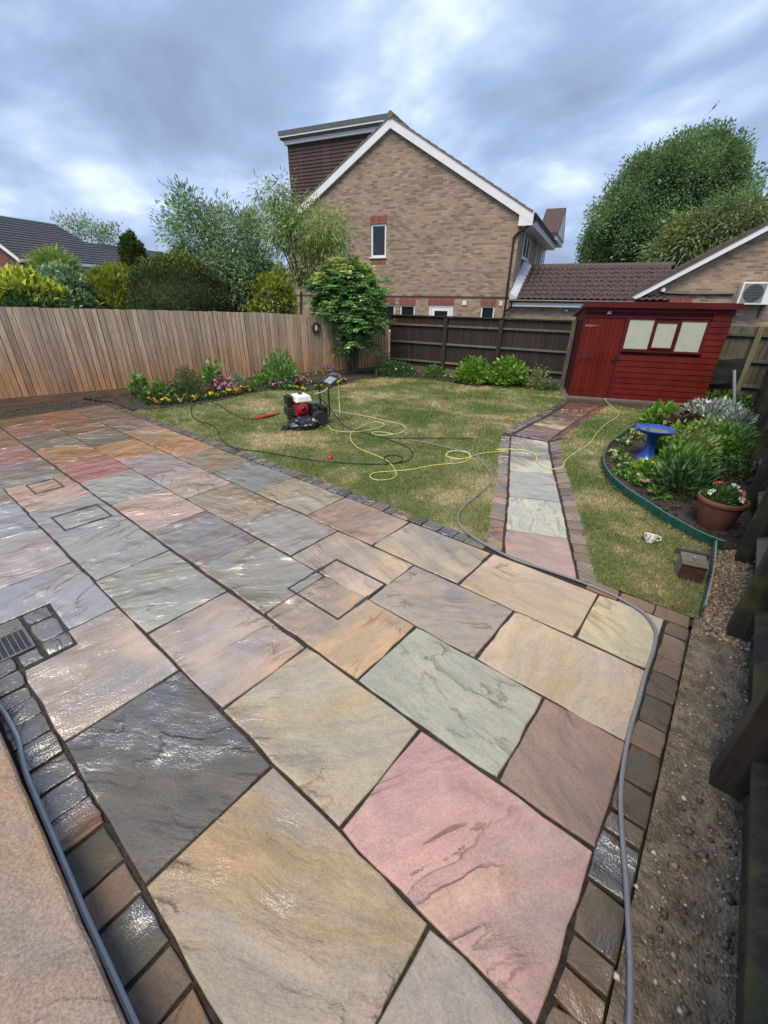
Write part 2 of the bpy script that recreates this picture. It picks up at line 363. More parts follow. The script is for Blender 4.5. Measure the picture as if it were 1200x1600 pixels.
# ================================================================== SETTING
def sheet(name, poly, z, mat, k='structure', parent=None):
    o = MB().add([(p[0], p[1], z) for p in poly], [tuple(range(len(poly)))]).build(name, mat, parent)
    if parent is None: kind(o, k)
    return o
def inside(P, poly):
    x, y = P[:, 0], P[:, 1]; r = np.zeros(len(P), bool); n = len(poly)
    for i in range(n):
        x1, y1 = poly[i][:2]; x2, y2 = poly[(i + 1) % n][:2]
        c = ((y1 > y) != (y2 > y)) & (x < (x2 - x1) * (y - y1) / (y2 - y1 + 1e-12) + x1); r ^= c
    return r
def rough_sheet(name, poly, z, amp, mat, res=0.06, scale=0.25, k='structure'):
    """ground patch with real lumps"""
    A = np.array([p[:2] for p in poly]); lo, hi = A.min(0), A.max(0)
    nx, ny = int((hi[0] - lo[0]) / res) + 2, int((hi[1] - lo[1]) / res) + 2
    gx, gy = np.meshgrid(lo[0] + np.arange(nx) * res, lo[1] + np.arange(ny) * res)
    Z = np.zeros_like(gx)
    for o_ in range(4):
        f = 2 ** o_ / scale; a = rng.uniform(0, 6.28, 6)
        Z += (np.sin(gx * f * 1.1 + a[0] + 1.3 * np.sin(gy * f * .7 + a[1])) * np.sin(gy * f * .9 + a[2] + 1.1 * np.sin(gx * f * .6 + a[3]))) / (1.7 ** o_)
    Z = z + amp * (Z * 0.6 + rng.normal(0, 0.25, Z.shape))
    V = np.stack([gx.ravel(), gy.ravel(), Z.ravel()], 1)
    ins = inside(V, [tuple(p[:2]) for p in poly]).reshape(ny, nx)
    i, j = np.nonzero(ins[:-1, :-1] | ins[1:, 1:])
    a = i * nx + j; F = np.stack([a, a + 1, a + nx + 1, a + nx], 1)
    me = mesh_np(name, V, F); me.materials.append(mat)
    me.polygons.foreach_set('use_smooth', [True] * len(me.polygons))
    o = link(bpy.data.objects.new(name, me)); kind(o, k); return o
def scatter_stones(name, poly, n, size, z, mats, k='stuff', flat=0.6):
    A = np.array([p[:2] for p in poly]); P = rng.uniform(A.min(0), A.max(0), (int(n * 2.5), 2)); P = P[inside(P, poly)][:n]
    m = len(P); s = size * rng.lognormal(0, 0.45, m)
    base = np.array([[1, 0, 0], [0, 1, 0], [-1, 0, 0], [0, -1, 0], [0, 0, 1], [0, 0, -1.0]])
    F = np.array([[0, 1, 4], [1, 2, 4], [2, 3, 4], [3, 0, 4], [1, 0, 5], [2, 1, 5], [3, 2, 5], [0, 3, 5]])
    V = base[None] * rng.uniform(0.55, 1.25, (m, 6, 3)) * s[:, None, None] * np.array([1, 1, flat])
    a = rng.uniform(0, 6.28, m); c, q = np.cos(a)[:, None], np.sin(a)[:, None]
    V = np.stack([V[..., 0] * c - V[..., 1] * q, V[..., 0] * q + V[..., 1] * c, V[..., 2]], -1)
    V[..., 0] += P[:, :1]; V[..., 1] += P[:, 1:2]; V[..., 2] += z + (s * flat * 0.35)[:, None]
    cols = np.array(mats)[rng.integers(0, len(mats), m)] * rng.uniform(0.7, 1.25, (m, 1))
    me = mesh_np(name, V.reshape(-1, 3), (F[None] + 6 * np.arange(m)[:, None, None]).reshape(-1, 3), np.repeat(cols, 6, 0))
    me.materials.append(PEBBLE); o = link(bpy.data.objects.new(name, me)); kind(o, k); return o
def m_pebble():
    t = NT('pebbles'); tn = t.n('ShaderNodeVertexColor', layer_name='tint').outputs[0]
    t.pbsdf(Base_Color=tn, Roughness=0.55); return t.m
PEBBLE = m_pebble()

# ground to the horizon
sheet('ground', [(-400, -400), (400, -400), (400, 500), (-400, 500)], -0.07, GROUND)

# ---- patio: courses of 900 x 600 sandstone laid half-bond
patio = MB().box(-10.1, 0.16, -0.23, 3.20, -0.06, -0.011).build('patio', MORTAR); kind(patio, 'structure')
def slab_poly(name, C, parent, color, stain=0.0, ztop=0.0, th=0.03, jit=0.0032, ch=0.006, seg=0.10, tilt=0.0012):
    C = [np.array(c[:2], float) for c in C]; cen = sum(C) / len(C)
    area = sum(C[i][0] * C[(i + 1) % len(C)][1] - C[(i + 1) % len(C)][0] * C[i][1] for i in range(len(C)))
    if area < 0: C = C[::-1]
    ring = []; nrm = []
    for i in range(len(C)):
        a, b = C[i], C[(i + 1) % len(C)]; L = np.linalg.norm(b - a); n = max(2, int(L / seg)); d = (b - a) / L; nn = np.array([-d[1], d[0]])
        p_ = C[i - 1]; dp = (a - p_) / np.linalg.norm(a - p_); np_ = np.array([-dp[1], dp[0]])
        for j in range(n):
            q = a + (b - a) * j / n
            if j == 0: m_ = nn + np_; m_ = m_ / max(0.5, (m_ @ nn)); ring.append(q + m_ * abs(random.gauss(0, jit)) + m_ * jit * .5); nrm.append(m_)
            else: ring.append(q + nn * random.gauss(0, jit)); nrm.append(nn)
    n = len(ring); tx, ty = random.gauss(0, tilt), random.gauss(0, tilt); dz = max(-.003, min(.003, random.gauss(0, tilt)))
    zt = lambda q, off: ztop + off + dz + tx * (q - cen)[0] + ty * (q - cen)[1]
    V = []; 
    for lev, (off, ins) in enumerate(((-th, 0.0), (-ch, 0.0), (-ch * 0.25, ch * 0.55), (0.0, ch * 1.6))):
        for i in range(n):
            q = ring[i] + nrm[i] * ins * random.uniform(0.7, 1.35); V.append((q[0] - cen[0], q[1] - cen[1], zt(q, off) - (0 if lev else 0)))
    F = [(l * n + i, l * n + (i + 1) % n, (l + 1) * n + (i + 1) % n, (l + 1) * n + i) for l in range(3) for i in range(n)] + [tuple(3 * n + i for i in range(n))]
    o = MB().add(V, F).build(name, STONE, parent, loc=(cen[0], cen[1], 0))
    o.color = (*color, 1.0 - stain); return o
def scol(c, k=0.80, sat=0.66): 
    l = lin(c); l = (l[0] * 1.03, l[1], l[2] * .93); m = sum(l) / 3; return tuple(max(0.01, (m + (v - m) * sat) * k) for v in l)
SLABC = {  # blue-grey entries have the sky sheen of wet slabs painted into them
 0: [(165,150,140,0),(162,150,128,.5),(97,94,92,0),(192,170,146,.25),(165,170,184,0),(188,178,178,0),(165,175,192,0),(160,152,146,0),(170,140,100,0),(160,130,110,0),(140,130,110,0),(150,130,100,0)],
 1: [(190,146,150,.08),(176,165,138,.2),(188,160,138,.1),(166,170,154,0),(165,172,172,0),(165,172,180,0),(204,178,156,.4),(133,131,114,0),(176,124,108,0),(152,122,80,0),(135,125,100,0),(150,120,80,0)],
 2: [(150,123,112,0),(160,166,156,.15),(184,156,124,0),(172,166,151,0),(152,142,144,0),(204,178,168,.1),(178,184,174,0),(176,118,104,0),(172,132,82,.3),(128,120,95,0),(166,116,92,0),(130,110,70,0)],
 3: [(192,170,138,.3),(158,149,145,0),(196,170,142,.15),(176,170,158,0),(186,168,136,.7),(190,178,166,.7),(178,160,162,.2),(194,150,96,.2),(122,117,95,0),(136,110,68,0),(168,122,98,0),(182,126,48,0)],
 4: [(192,182,144,.1),(192,170,138,.2),(176,163,134,0),(192,155,118,.6),(186,170,128,.4),(138,151,139,0),(150,138,98,.7),(204,155,108,.2),(190,142,72,.2),(134,119,115,0),(130,122,104,0),(134,130,114,0)],
}
J0 = [-.268, -.726, -.296, -.737, -.311]
CY = [(.030, .612), (.640, 1.222), (1.258, 1.832), (1.860, 2.424), (2.458, 3.020)]
PITCHX = .896; GAP = 0.012; XL, XR = -9.86, 0.128
CY = [(a - .007, b + .007) for a, b in CY]
for c in range(5):
    y0, y1 = CY[c]
    for kx in range(12):
        xr = XR if kx == 0 else J0[c] - PITCHX * (kx - 1) - GAP / 2
        xl = max(J0[c] - PITCHX * kx + GAP / 2, XL + random.uniform(0, .02))
        if xr - xl < 0.12: continue
        col = SLABC[c][kx]; w1 = lambda: random.gauss(0, .003)
        C = [(xl + w1(), y0 + w1()), (xr + w1(), y0 + w1()), (xr + w1(), y1 + w1()), (xl + w1(), y1 + w1())]
        if c == 0 and kx == 3:   # notch round the gully
            C = [(-2.765, y0), (xr, y0), (xr, y1), (xl, y1), (xl, .305), (-2.765, .305)]
        if c == 0 and kx == 4:
            C = [(xl, y0), (-3.375, y0), (-3.375, .318), (xr, .318), (xr, y1), (xl, y1)]
        slab_poly('slab', C, patio, scol(col[:3], .86, .74 + .50 * min(1, max(0, kx - 3) / 4)), col[3])

SETTC = [(112,104,96), (128,112,98), (96,94,94), (142,112,86), (104,108,112), (120,106,102), (150,128,106), (86,82,78), (118,118,112)]
def setts_between(inn, outl, parent, lens=(0.09, 0.20), cols=SETTC, ztop=0.002, gap=0.010, stain=0.1, tone=(1.08, .97, .84)):
    """row of setts filling the strip between two polylines (ground points)"""
    def arc(pl):
        P = np.array([p[:2] for p in pl]); d = np.r_[0, np.cumsum(np.linalg.norm(np.diff(P, axis=0), axis=1))]; return P, d
    A, da = arc(inn); B, db = arc(outl)
    ev = lambda P, d, t: np.array([np.interp(t * d[-1], d, P[:, i]) for i in (0, 1)])
    L = (da[-1] + db[-1]) / 2; s = 0.0
    while s < L - 0.05:
        l = random.choice([lens[0], (lens[0] + lens[1]) / 2, lens[1], lens[1] * 0.8]) * random.uniform(.9, 1.1)
        if L - s - l < 0.07: l = L - s
        t0, t1 = (s + gap / 2) / L, min(1, (s + l - gap / 2) / L)
        C = [ev(A, da, t0), ev(A, da, t1), ev(B, db, t1), ev(B, db, t0)]
        C = [p + np.array([random.gauss(0, .003), random.gauss(0, .003)]) for p in C]
        q = random.choice(cols); k_ = random.uniform(.85, 1.12)
        slab_poly('sett', C, parent, tuple(v * k_ * w_ for v, w_ in zip(scol(q, .8, .95), tone)), random.random() * stain * 3, ztop + random.uniform(-.002, .003), th=.03, jit=.0025, ch=.0045, seg=.05, tilt=.006)
        s += l
# right-hand border, lawn-side border, near border, border round the gully
setts_between([(.142, -.2), (.142, 3.02)], [(.285, -.2), (.275, 3.02)], patio, (.10, .22), [(104,98,92), (122,108,98), (94,92,90), (112,106,100), (128,116,106)])
setts_between([(.27, 3.045), (-.42, 3.045)], [(.27, 3.175), (-.42, 3.175)], patio, (.18, .26), [(110,108,108), (134,116,106), (100,104,110)])
setts_between([(-1.30, 3.045), (-9.86, 3.045)], [(-1.30, 3.185), (-9.9, 3.185)], patio, (.11, .20))
setts_between([(.10, .008), (-2.94, .008)], [(.10, -.150), (-2.94, -.150)], patio, (.12, .21), [(92,90,84), (108,98,92), (126,100,76), (84,84,80), (98,98,90), (118,92,68)])
for C in ([(-3.35, .155), (-3.35, .298), (-3.215, .298), (-3.215, .155)], [(-3.195, .155), (-3.195, .298), (-2.965, .298), (-2.965, .155)], [(-2.945, .155), (-2.945, .298), (-2.79, .298), (-2.79, .155)],
          [(-3.35, -.05), (-3.35, .135), (-3.21, .135), (-3.21, -.05)], [(-2.925, .03), (-2.925, .135), (-2.80, .135), (-2.80, .03)]):
    slab_poly('sett', C, patio, scol(random.choice([(128,122,122), (118,116,112), (132,124,120)])), 0.05, 0.0, seg=.05, jit=.003, ch=.008, tilt=.004)

# ---- garden path with a kink, leading to the shed
Z4 = lambda x, y: gp(700 + x / 4, 600 + y / 4)
PL = [Z4(*q) for q in ((350, 1060), (360, 905), (380, 700), (385, 540), (388, 428), (396, 322))]
PR = [Z4(*q) for q in ((810, 1222), (755, 968), (705, 735), (660, 558), (637, 435), (626, 362))]
Q6 = [[Z4(*q) for q in s] for s in (((415, 312), (522, 255), (712, 290), (628, 356)), ((527, 251), (616, 208), (787, 240), (716, 287)), ((622, 204), (690, 160), (884, 172), (791, 237)), ((694, 157), (760, 113), (960, 131), (888, 169)))]
IL1 = [Z4(*q) for q in ((340, 1045), (350, 890), (360, 790), (366, 680), (374, 560), (380, 430), (388, 325))]
OL1 = [Z4(*q) for q in ((235, 1010), (252, 890), (268, 790), (284, 680), (300, 560), (316, 430), (330, 322))]
IR1 = [Z4(*q) for q in ((822, 1225), (766, 965), (715, 732), (670, 556), (646, 435), (636, 365))]
OR1 = [Z4(*q) for q in ((938, 1262), (866, 975), (803, 745), (762, 600), (722, 500), (704, 350))]
IL2 = [Z4(*q) for q in ((400, 306), (515, 247), (610, 200), (752, 108))]; OL2 = [Z4(*q) for q in ((336, 300), (480, 222), (600, 170), (735, 100))]
IR2 = [Z4(*q) for q in ((644, 350), (720, 293), (795, 240), (893, 173), (966, 133))]; OR2 = [Z4(*q) for q in ((716, 332), (830, 255), (930, 190), (1004, 134))]
pbase = [p[:2] for p in OL1 + OL2[1:]] + [p[:2] for p in (OR1 + OR2)[::-1]]
path = MB().prism([(p[0], p[1], -.05) for p in pbase], (0, 0, .040)).build('path', MORTAR); kind(path, 'structure')
PC = [(184,150,150,.2), (186,190,180,0), (172,171,172,0), (196,194,186,0), (200,197,190,0)]
def shrink(C, g=.007):
    c0 = sum(C) / len(C); return [c0 + (p - c0) * (1 - g / np.linalg.norm(p - c0)) for p in C]
for i in range(5): slab_poly('slab', shrink([PL[i], PR[i], PR[i + 1], PL[i + 1]], .009), path, scol(PC[i][:3]), PC[i][3])
for C, q in zip(Q6, [(158,100,94,0), (194,172,120,.1), (150,110,62,.2), (152,92,70,0)]): slab_poly('slab', shrink(C, .01), path, scol(q[:3]), q[3])
setts_between(IL1, OL1, path, (.10, .20), [(120,116,116), (140,124,112), (118,122,130), (132,120,116), (150,118,92)], tone=(1.3, 1.25, 1.18))
setts_between(IR1, OR1, path, (.10, .20), [(124,118,112), (134,124,120), (122,118,122), (112,104,98)], tone=(1.3, 1.25, 1.18))
setts_between(IL2, OL2, path, (.12, .22), [(116,100,86), (108,92,80)]); setts_between(IR2, OR2, path, (.12, .22), [(128,94,74), (112,84,68)])

# ---- lawn either side of the path
bed_l = [gp(*q) for q in ((212, 641), (300, 634), (350, 624), (400, 612), (440, 609), (500, 609), (545, 600), (560, 593), (600, 589), (650, 591), (700, 596), (740, 603), (800, 604), (845, 608), (884, 612))]
lawn_a = [(-1.33, 3.19), (-8.75, 3.19)] + [p[:2] for p in bed_l] + [gp(884, 624)[:2]] + [p[:2] for p in OL2[::-1]] + [p[:2] for p in OL1[::-1]]
lawn_a = [tuple(p) for p in lawn_a]
EDGE = [gp(930 + x / 4.444, 600 + y / 4.444, .09) for x, y in ((330, 268), (260, 292), (200, 330), (110, 400), (68, 470), (60, 530), (82, 590), (132, 650), (200, 710), (290, 770), (400, 840), (500, 905), (600, 960), (700, 1015), (800, 1060), (905, 1096))]
EDGE2 = [gp(1119, 846, .08), gp(1117, 875, .08), gp(1111, 910, .08), gp(1103, 942, .08), gp(1098, 955, .06)]
lawn_b = [tuple(p[:2]) for p in OR1 + OR2[1:]] + [tuple(gp(965, 634)[:2]), tuple(gp(1040, 648)[:2])] + [tuple(p[:2]) for p in EDGE] + [tuple(p[:2]) for p in EDGE2[1:]] + [(.27, 3.19), (-.40, 3.19)]
sheet('lawn_soil', [(-9.2, 3.1), (.34, 3.1), (.34, 10.9), (-9.2, 10.9)], -.024, SOIL)
rough_sheet('lawn', lawn_a, -.001, .002, LAWN, .03, .4); rough_sheet('lawn', lawn_b, -.001, .002, LAWN, .025, .4)
def grass(poly, n0, thin=0.0):
    A = np.array(poly); area = np.prod(A.max(0) - A.min(0)); P = rng.uniform(A.min(0), A.max(0), (int(n0 * area), 2)); P = P[inside(P, poly)]
    P = P + rng.normal(0, .014, P.shape)
    d = np.hypot(P[:, 0], P[:, 1]); keep = rng.random(len(P)) < np.clip((4.2 / d) ** 1.5, .10, 1); P = P[keep]; d = d[keep]
    # worn, thin turf near the path and patio edges
    wob = np.sin(P[:, 0] * 3.1 + np.sin(P[:, 1] * 2.3)) * np.sin(P[:, 1] * 2.7 + 1.3 * np.sin(P[:, 0] * 1.9))
    P = P[rng.random(len(P)) < 0.80 + 0.35 * wob]; d = np.hypot(P[:, 0], P[:, 1]); m = len(P)
    hgt = rng.uniform(.012, .032, m) * np.where(rng.random(m) < .04, 1.7, 1); wd = .0028 * np.clip(d / 4, 1, 4) * rng.uniform(.7, 1.3, m)
    a = rng.uniform(0, 6.28, m); ln = rng.normal(0, .014, (m, 2))
    V = np.zeros((m, 3, 3)); dx, dy = np.cos(a) * wd, np.sin(a) * wd
    V[:, 0, 0] = P[:, 0] - dx; V[:, 0, 1] = P[:, 1] - dy; V[:, 1, 0] = P[:, 0] + dx; V[:, 1, 1] = P[:, 1] + dy
    V[:, 2, 0] = P[:, 0] + ln[:, 0]; V[:, 2, 1] = P[:, 1] + ln[:, 1]; V[:, 2, 2] = hgt; V[:, :2, 2] = -.002
    dry = rng.random(m) < .16
    T = np.where(dry[:, None], np.array([2.0, 1.55, 1.5]), np.array([1.0, 1.08, .9])) * rng.uniform(.5, 1.55, (m, 1))
    return V.reshape(-1, 3), np.repeat(T, 3, 0)
va, ta = grass(lawn_a, 9000); vb, tb = grass(lawn_b, 11000)
gv = np.concatenate([va, vb]); gm = mesh_np('grass', gv, np.arange(len(gv)).reshape(-1, 3), np.concatenate([ta, tb])); gm.materials.append(GRASS)
go = link(bpy.data.objects.new('grass', gm)); kind(go, 'stuff'); tag(go, 'short patchy green and straw coloured lawn grass', 'grass')

# ---- planting beds and the gritty strip by the dark fence
FA, FB = np.array([-10.95, 2.4]), np.array([-8.5, 10.66])          # foot of the pale fence
fd = (FB - FA) / np.linalg.norm(FB - FA)
BK0 = FB; bkd = np.array([math.cos(rad(9)), math.sin(rad(9))])      # foot of the dark back fence
soil_l = [tuple(p[:2]) for p in bed_l] + [tuple(BK0 + bkd * 5.35), tuple(BK0 + bkd * -.1), tuple(FA + fd * .55), (-9.95, 3.22)]
rough_sheet('soil_bed', [(-8.75, 3.2)] + soil_l, .012, .014, SOIL, .05, .3)
soil_r = [tuple(p[:2]) for p in EDGE] + [(.62, 4.66), (.66, 12.3), (-2.0, 12.0), tuple(gp(1096, 640)[:2]), tuple(gp(1040, 648)[:2])]
rough_sheet('soil_bed', soil_r, .012, .014, SOIL, .05, .3)
strip = [(.29, -.5), (.66, -.5), (.66, 4.6), (.33, 4.6), (.29, 3.1)]
rough_sheet('grit_strip', strip, -.012, .007, SAND, .022, .12)
sheet('fence_margin', [(-11.6, -.5), (-9.9, -.5), (-9.9, 3.24), (-10.7, 3.3)], -.03, SOIL)
scatter_stones('gravel', strip, 1500, .0055, -.010, [(.42, .33, .22), (.30, .22, .15), (.55, .47, .36), (.12, .095, .07), (.34, .20, .13)])
scatter_stones('gravel', strip, 1100, .0075, -.014, [(.10, .078, .056), (.15, .118, .085)])
scatter_stones('gravel', [(.34, 3.05), (.66, 3.05), (.66, 4.6), (.34, 4.6)], 5200, .009, -.010, [(.30, .21, .12), (.36, .27, .16), (.22, .15, .09), (.40, .33, .22)])
scatter_stones('gravel', [(-10.9, .6), (-9.9, .6), (-9.9, 3.2), (-10.6, 3.2)], 1600, .010, -.024, [(.07, .055, .042), (.11, .088, .066), (.05, .04, .032)])
scatter_stones('soil_crumbs', soil_r, 5000, .012, .018, [(.045, .033, .025), (.075, .056, .042), (.028, .021, .017)])
scatter_stones('soil_crumbs', soil_l, 5000, .014, .018, [(.045, .033, .025), (.075, .056, .042), (.028, .021, .017)])
for o in COL.objects:
    if o.name.startswith(('gravel', 'soil_crumbs')):
        tag(o, {'gravel': 'scattered brown and tan gravel grains on the soil beside the paving', 'soil_crumbs': 'dark soil crumbs lying on the planting bed'}[o.name.split('.')[0]], 'gravel' if o.name.startswith('gravel') else 'soil')

# ---- sandstone doorstep beside the camera
step = thing('doorstep', 'buff riven sandstone doorstep at the bottom left of the paving', 'step', (-1.6, -.50, 0))
MB().box(-1.9, 1.35, -.34, .318, -.05, .105).build('riser', m_brick('step brick', [(0.2, (.14, .085, .06)), (.8, (.22, .15, .10))], (.20, .18, .15)), step)
o = slab_poly('tread', [(-1.9, -.36), (1.37, -.36), (1.37, .345), (-1.9, .345)], step, scol((176, 146, 118), .66, .9), .1, ztop=.155, th=.048, ch=.012, jit=.0015, seg=.10); o.data.materials[0] = STEPSTONE
# ================================================================== FENCES
def feather_fence(name, label, A, d, L0, L1, htop, pitch, wood, facing, posts=None, thick=.022, base=.0, cap=None, rails=None, gravel_h=.0, mat2=None, arris=True, face=1, wf=1.12):
    """boards one by one; A foot of the line, d direction, facing = unit normal towards the camera side"""
    rz = math.atan2(d[1], d[0])
    t = thing(name, label, 'fence', (A[0], A[1], 0), rz)
    sgn = 1 if (-d[1] * facing[0] + d[0] * facing[1]) > 0 else -1      # local +y is to the left of d
    s = L0
    while s < L1 - .02:
        wv = min(pitch * wf, L1 - s + .01); zt = htop(s) + random.gauss(0, .004); b = random.gauss(0, .002)
        ya, yb = (.004 + b) * sgn * face, (.004 + thick + b) * sgn * face
        MB().hexa([(s, 0, base), (s + wv, 0, base), (s + wv, ya, base), (s, yb, base), (s, 0, zt), (s + wv, 0, zt), (s + wv, ya, zt), (s, yb, zt)] if sgn * face > 0 else
                  [(s, yb, base), (s + wv, ya, base), (s + wv, 0, base), (s, 0, base), (s, yb, zt), (s + wv, ya, zt), (s + wv, 0, zt), (s, 0, zt)]).build('board', wood, t)
        s += pitch * random.uniform(.96, 1.04)
    if gravel_h: MB().box(L0, L1, min(0, .03 * sgn), max(0, .03 * sgn), -.03, gravel_h).build('gravel_board', mat2 or wood, t)
    return t, sgn
PALE = m_wood('weathered larch fence', (.41, .30, .205), (.63, .505, .375), wear=((1.0, .72, .50), (.98, .98, .98)), rough=.7)
DARKW = m_wood('dark brown stained fence and gap shade', (.016, .011, .009), (.036, .025, .020), rough=.75, green=(.03, .032, .018, .35))
OLDW = m_wood('old grey fence timber', (.075, .066, .052), (.150, .132, .105), rough=.8, green=(.075, .085, .035, .6))
MOSSW = m_wood('mossy dark timber', (.020, .015, .012), (.045, .035, .028), rough=.75, green=(.075, .090, .015, .95))
RAILW = m_wood('pale grey rail timber', (.10, .090, .076), (.18, .162, .138), grain=(1.6, 22, 22), rough=.75, green=(.10, .10, .06, .4))

ftop = lambda s: float(np.interp(s, [-3, -.25, 1.84, 4.6, 6.35, 8.6], [1.80, 1.77, 1.72, 1.65, 1.555, 1.44]))
pale, _ = feather_fence('board_fence', 'tall weathered tan feather-edge fence along the left of the garden', FA, fd, -3.2, 8.60, ftop, .104, PALE, (1, 0), base=.10, wf=.90, gravel_h=.14, mat2=m_wood('damp gravel board', (.10, .06, .04), (.17, .11, .075), grain=(1.6, 22, 22)))

for s_a in np.arange(-3.2, 8.5, .104):  # added dark strips behind the gaps, standing in for shadow lines between boards
    s_b = min(s_a + .108, 8.58); MB().hexa([(s_a, -.002, .1), (s_b, -.002, .1), (s_b, .016, .1), (s_a, .016, .1), (s_a, -.002, ftop(s_a) - .03), (s_b, -.002, ftop(s_b) - .03), (s_b, .016, ftop(s_b) - .03), (s_a, .016, ftop(s_a) - .03)]).build('gap_shade_board', DARKW, pale)
def rail_tri(x0, x1, z, y, dy, h=.045):
    return MB().prism([(x0, y, z - h), (x0, y, z + h), (x0, y + dy, z)], (x1 - x0, 0, 0))
btop = lambda s: 1.555
back, sg = feather_fence('panel_fence', 'dark brown stained back fence with horizontal rails below the brick house', BK0, bkd, .05, 5.28, btop, .115, DARKW, (0, -1), base=.05, face=-1)
for z in (.36, .86, 1.33):
    for x0, x1 in ((.08, 1.80), (1.90, 3.36), (3.46, 5.13)):
        MB().box(x0, x1, -.045, -.001, z - .025, z + .022).build('rail', RAILW if z < 1 else OLDW, back, bevel=.004)
for x in (1.85, 3.41, 5.18): MB().box(x - .05, x + .05, -.10, -.002, -.05, 1.60 if x > 5 else 1.53).build('post', OLDW if x > 5 else DARKW, back, bevel=.006)
MB().box(.05, 5.28, -.05, .03, 1.555, 1.585).build('capping', DARKW, back)
MB().box(.05, 5.2, -.03, -.002, -.02, .20).build('gravel_board', OLDW, back)
bk2, sg2 = feather_fence('panel_fence', 'mossy grey fence panel behind the right end of the red shed', BK0 + bkd * 5.3, bkd, 0, 4.3, lambda s: 1.575, .115, OLDW, (0, -1), base=.05, face=-1)
for z in (.42, .92, 1.42): MB().box(.05, 4.2, -.05, -.001, z - .03, z + .03).build('rail', OLDW, bk2, bevel=.004)
for x in (.06, 3.42): MB().box(x - .05, x + .05, -.11, -.004, -.05, 1.60).build('post', m_wood('lichen grey post', (.13, .125, .07), (.22, .21, .13), green=(.16, .17, .06, .7)) if x > 1 else OLDW, bk2, bevel=.006)

# dark fence close on the right: posts stand out on our side, arris rails between them
RX = .62
rf = thing('post_and_board_fence', 'dark mossy post and board fence running along the right edge', 'fence', (RX, 0, 0))
BRN = m_wood('dark red-brown fence boards', (.020, .011, .010), (.040, .023, .019), rough=.7)
y = -.6
while y < 12.4:
    MB().hexa([(.046, y, .10), (.062, y, .10), (.062, y + .125, .10), (.056, y + .125, .10), (.046, y, 1.8), (.062, y, 1.8), (.062, y + .125, 1.8), (.056, y + .125, 1.8)]).build('board', BRN, rf); y += .112
PY = [.45, 1.87, 3.14, 4.32, 5.55, 6.85, 8.1, 9.4, 10.7, 12.0]
for i, py in enumerate(PY):
    MB().box(-.145, -.02, py, py + .105, -.06, 1.78).build('post', MOSSW, rf, bevel=.006)
    if i < len(PY) - 1:
        a, b = py + .108, PY[i + 1] - .004
        for z in (.24, .92, 1.5): MB().prism([(.044, a, z - .075), (.044, a, z + .075), (-.07, a, z + .012), (-.07, a, z - .012)], (0, b - a, 0)).build('rail', RAILW if i in (2, 3, 4) else MOSSW, rf, bevel=.004)
        MB().box(-.015, .03, a, b, -.05, .15).build('gravel_board', MOSSW, rf)

# ================================================================== RED SHED
RED = m_paint('dark red shed paint', (.112, .011, .007), .50)
RED2 = m_paint('dark red trim paint', (.088, .010, .011), .50)
shed = thing('garden_shed', 'dark red painted timber shed with frosted windows at the end of the path', 'shed', (-2.9, 10.4, 0), rad(22.813))
SW, SH, SDp = 2.735, 1.93, 1.55
MB().box(.01, SW - .01, .03, SDp, .03, 1.60).build('carcass', RED2, shed)
MB().prism([(.0, .032, 1.60), (.0, .032, 1.915), (.0, SDp, 1.64), (.0, SDp, 1.60)], (SW, 0, 0)).build('gable_infill', RED2, shed)
MB().hexa([(-.06, -.07, 1.905), (SW + .06, -.07, 1.905), (SW + .06, SDp + .1, 1.655), (-.06, SDp + .1, 1.655), (-.06, -.07, 1.965), (SW + .06, -.07, 1.965), (SW + .06, SDp + .1, 1.715), (-.06, SDp + .1, 1.715)]).build('roof', m_plain('green-grey roofing felt', (.07, .07, .065), .85, .25, 20, bump=.4), shed)
MB().box(-.065, SW + .065, -.095, -.072, 1.885, 2.0).build('fascia', RED2, shed, bevel=.003)
nb = 12; bw = .80 / 9
for i in range(9): MB().box(.025 + i * bw, .025 + (i + 1) * bw - .004, .004, .028, .035, 1.69).build('door_board', RED, shed, bevel=.003)
z = .03; rowh = .118
WIN = [(.905, 1.10, 1.365, 1.665), (1.44, 1.14, 1.80, 1.61), (1.885, 1.08, 2.325, 1.65)]
while z < 1.90:
    z1 = min(z + rowh, 1.905)
    segs = [(.845, SW)] if z < 1.69 - .02 else [(0, SW)]
    if z1 > 1.055 and z < 1.69: segs = [(2.40, SW)]
    for a, b in segs:
        MB().hexa([(a, -.003, z), (b, -.003, z), (b, .03, z), (a, .03, z), (a, .007, z1 - .002), (b, .007, z1 - .002), (b, .03, z1 - .002), (a, .03, z1 - .002)]).build('cladding_board', RED, shed)
    z = z1
# cladding on the right-hand end
z = .03
while z < 1.6:
    MB().hexa([(SW, .0, z), (SW + .014, .0, z), (SW + .014, SDp, z), (SW, SDp, z), (SW - .01, .0, z + rowh), (SW + .001, .0, z + rowh), (SW + .001, SDp, z + rowh), (SW - .01, SDp, z + rowh)]).build('cladding_board', RED, shed); z += rowh
MB().box(0, .022, -.012, .03, .03, 1.70).build('door_trim', RED2, shed, bevel=.002); MB().box(.826, .872, -.014, .03, .03, 1.70).build('door_trim', RED2, shed, bevel=.002); MB().box(.0, .88, -.012, .03, 1.695, 1.725).build('door_trim', RED2, shed, bevel=.002)
def m_frost():
    t = NT('frosted window with pale film'); v = t.tex(); n = t.noise(v, 6.0, 4, .6, .5)
    c = t.ramp(n, [(.30, (.36, .43, .39)), (.5, (.43, .47, .38)), (.70, (.47, .49, .36))])
    t.pbsdf(Base_Color=c, Roughness=.25, Specular_IOR_Level=.5); return t.m
FROST = m_frost()
fr = MB().box(.872, 2.405, .012, .03, 1.055, 1.70).build('window_backing', RED2, shed)
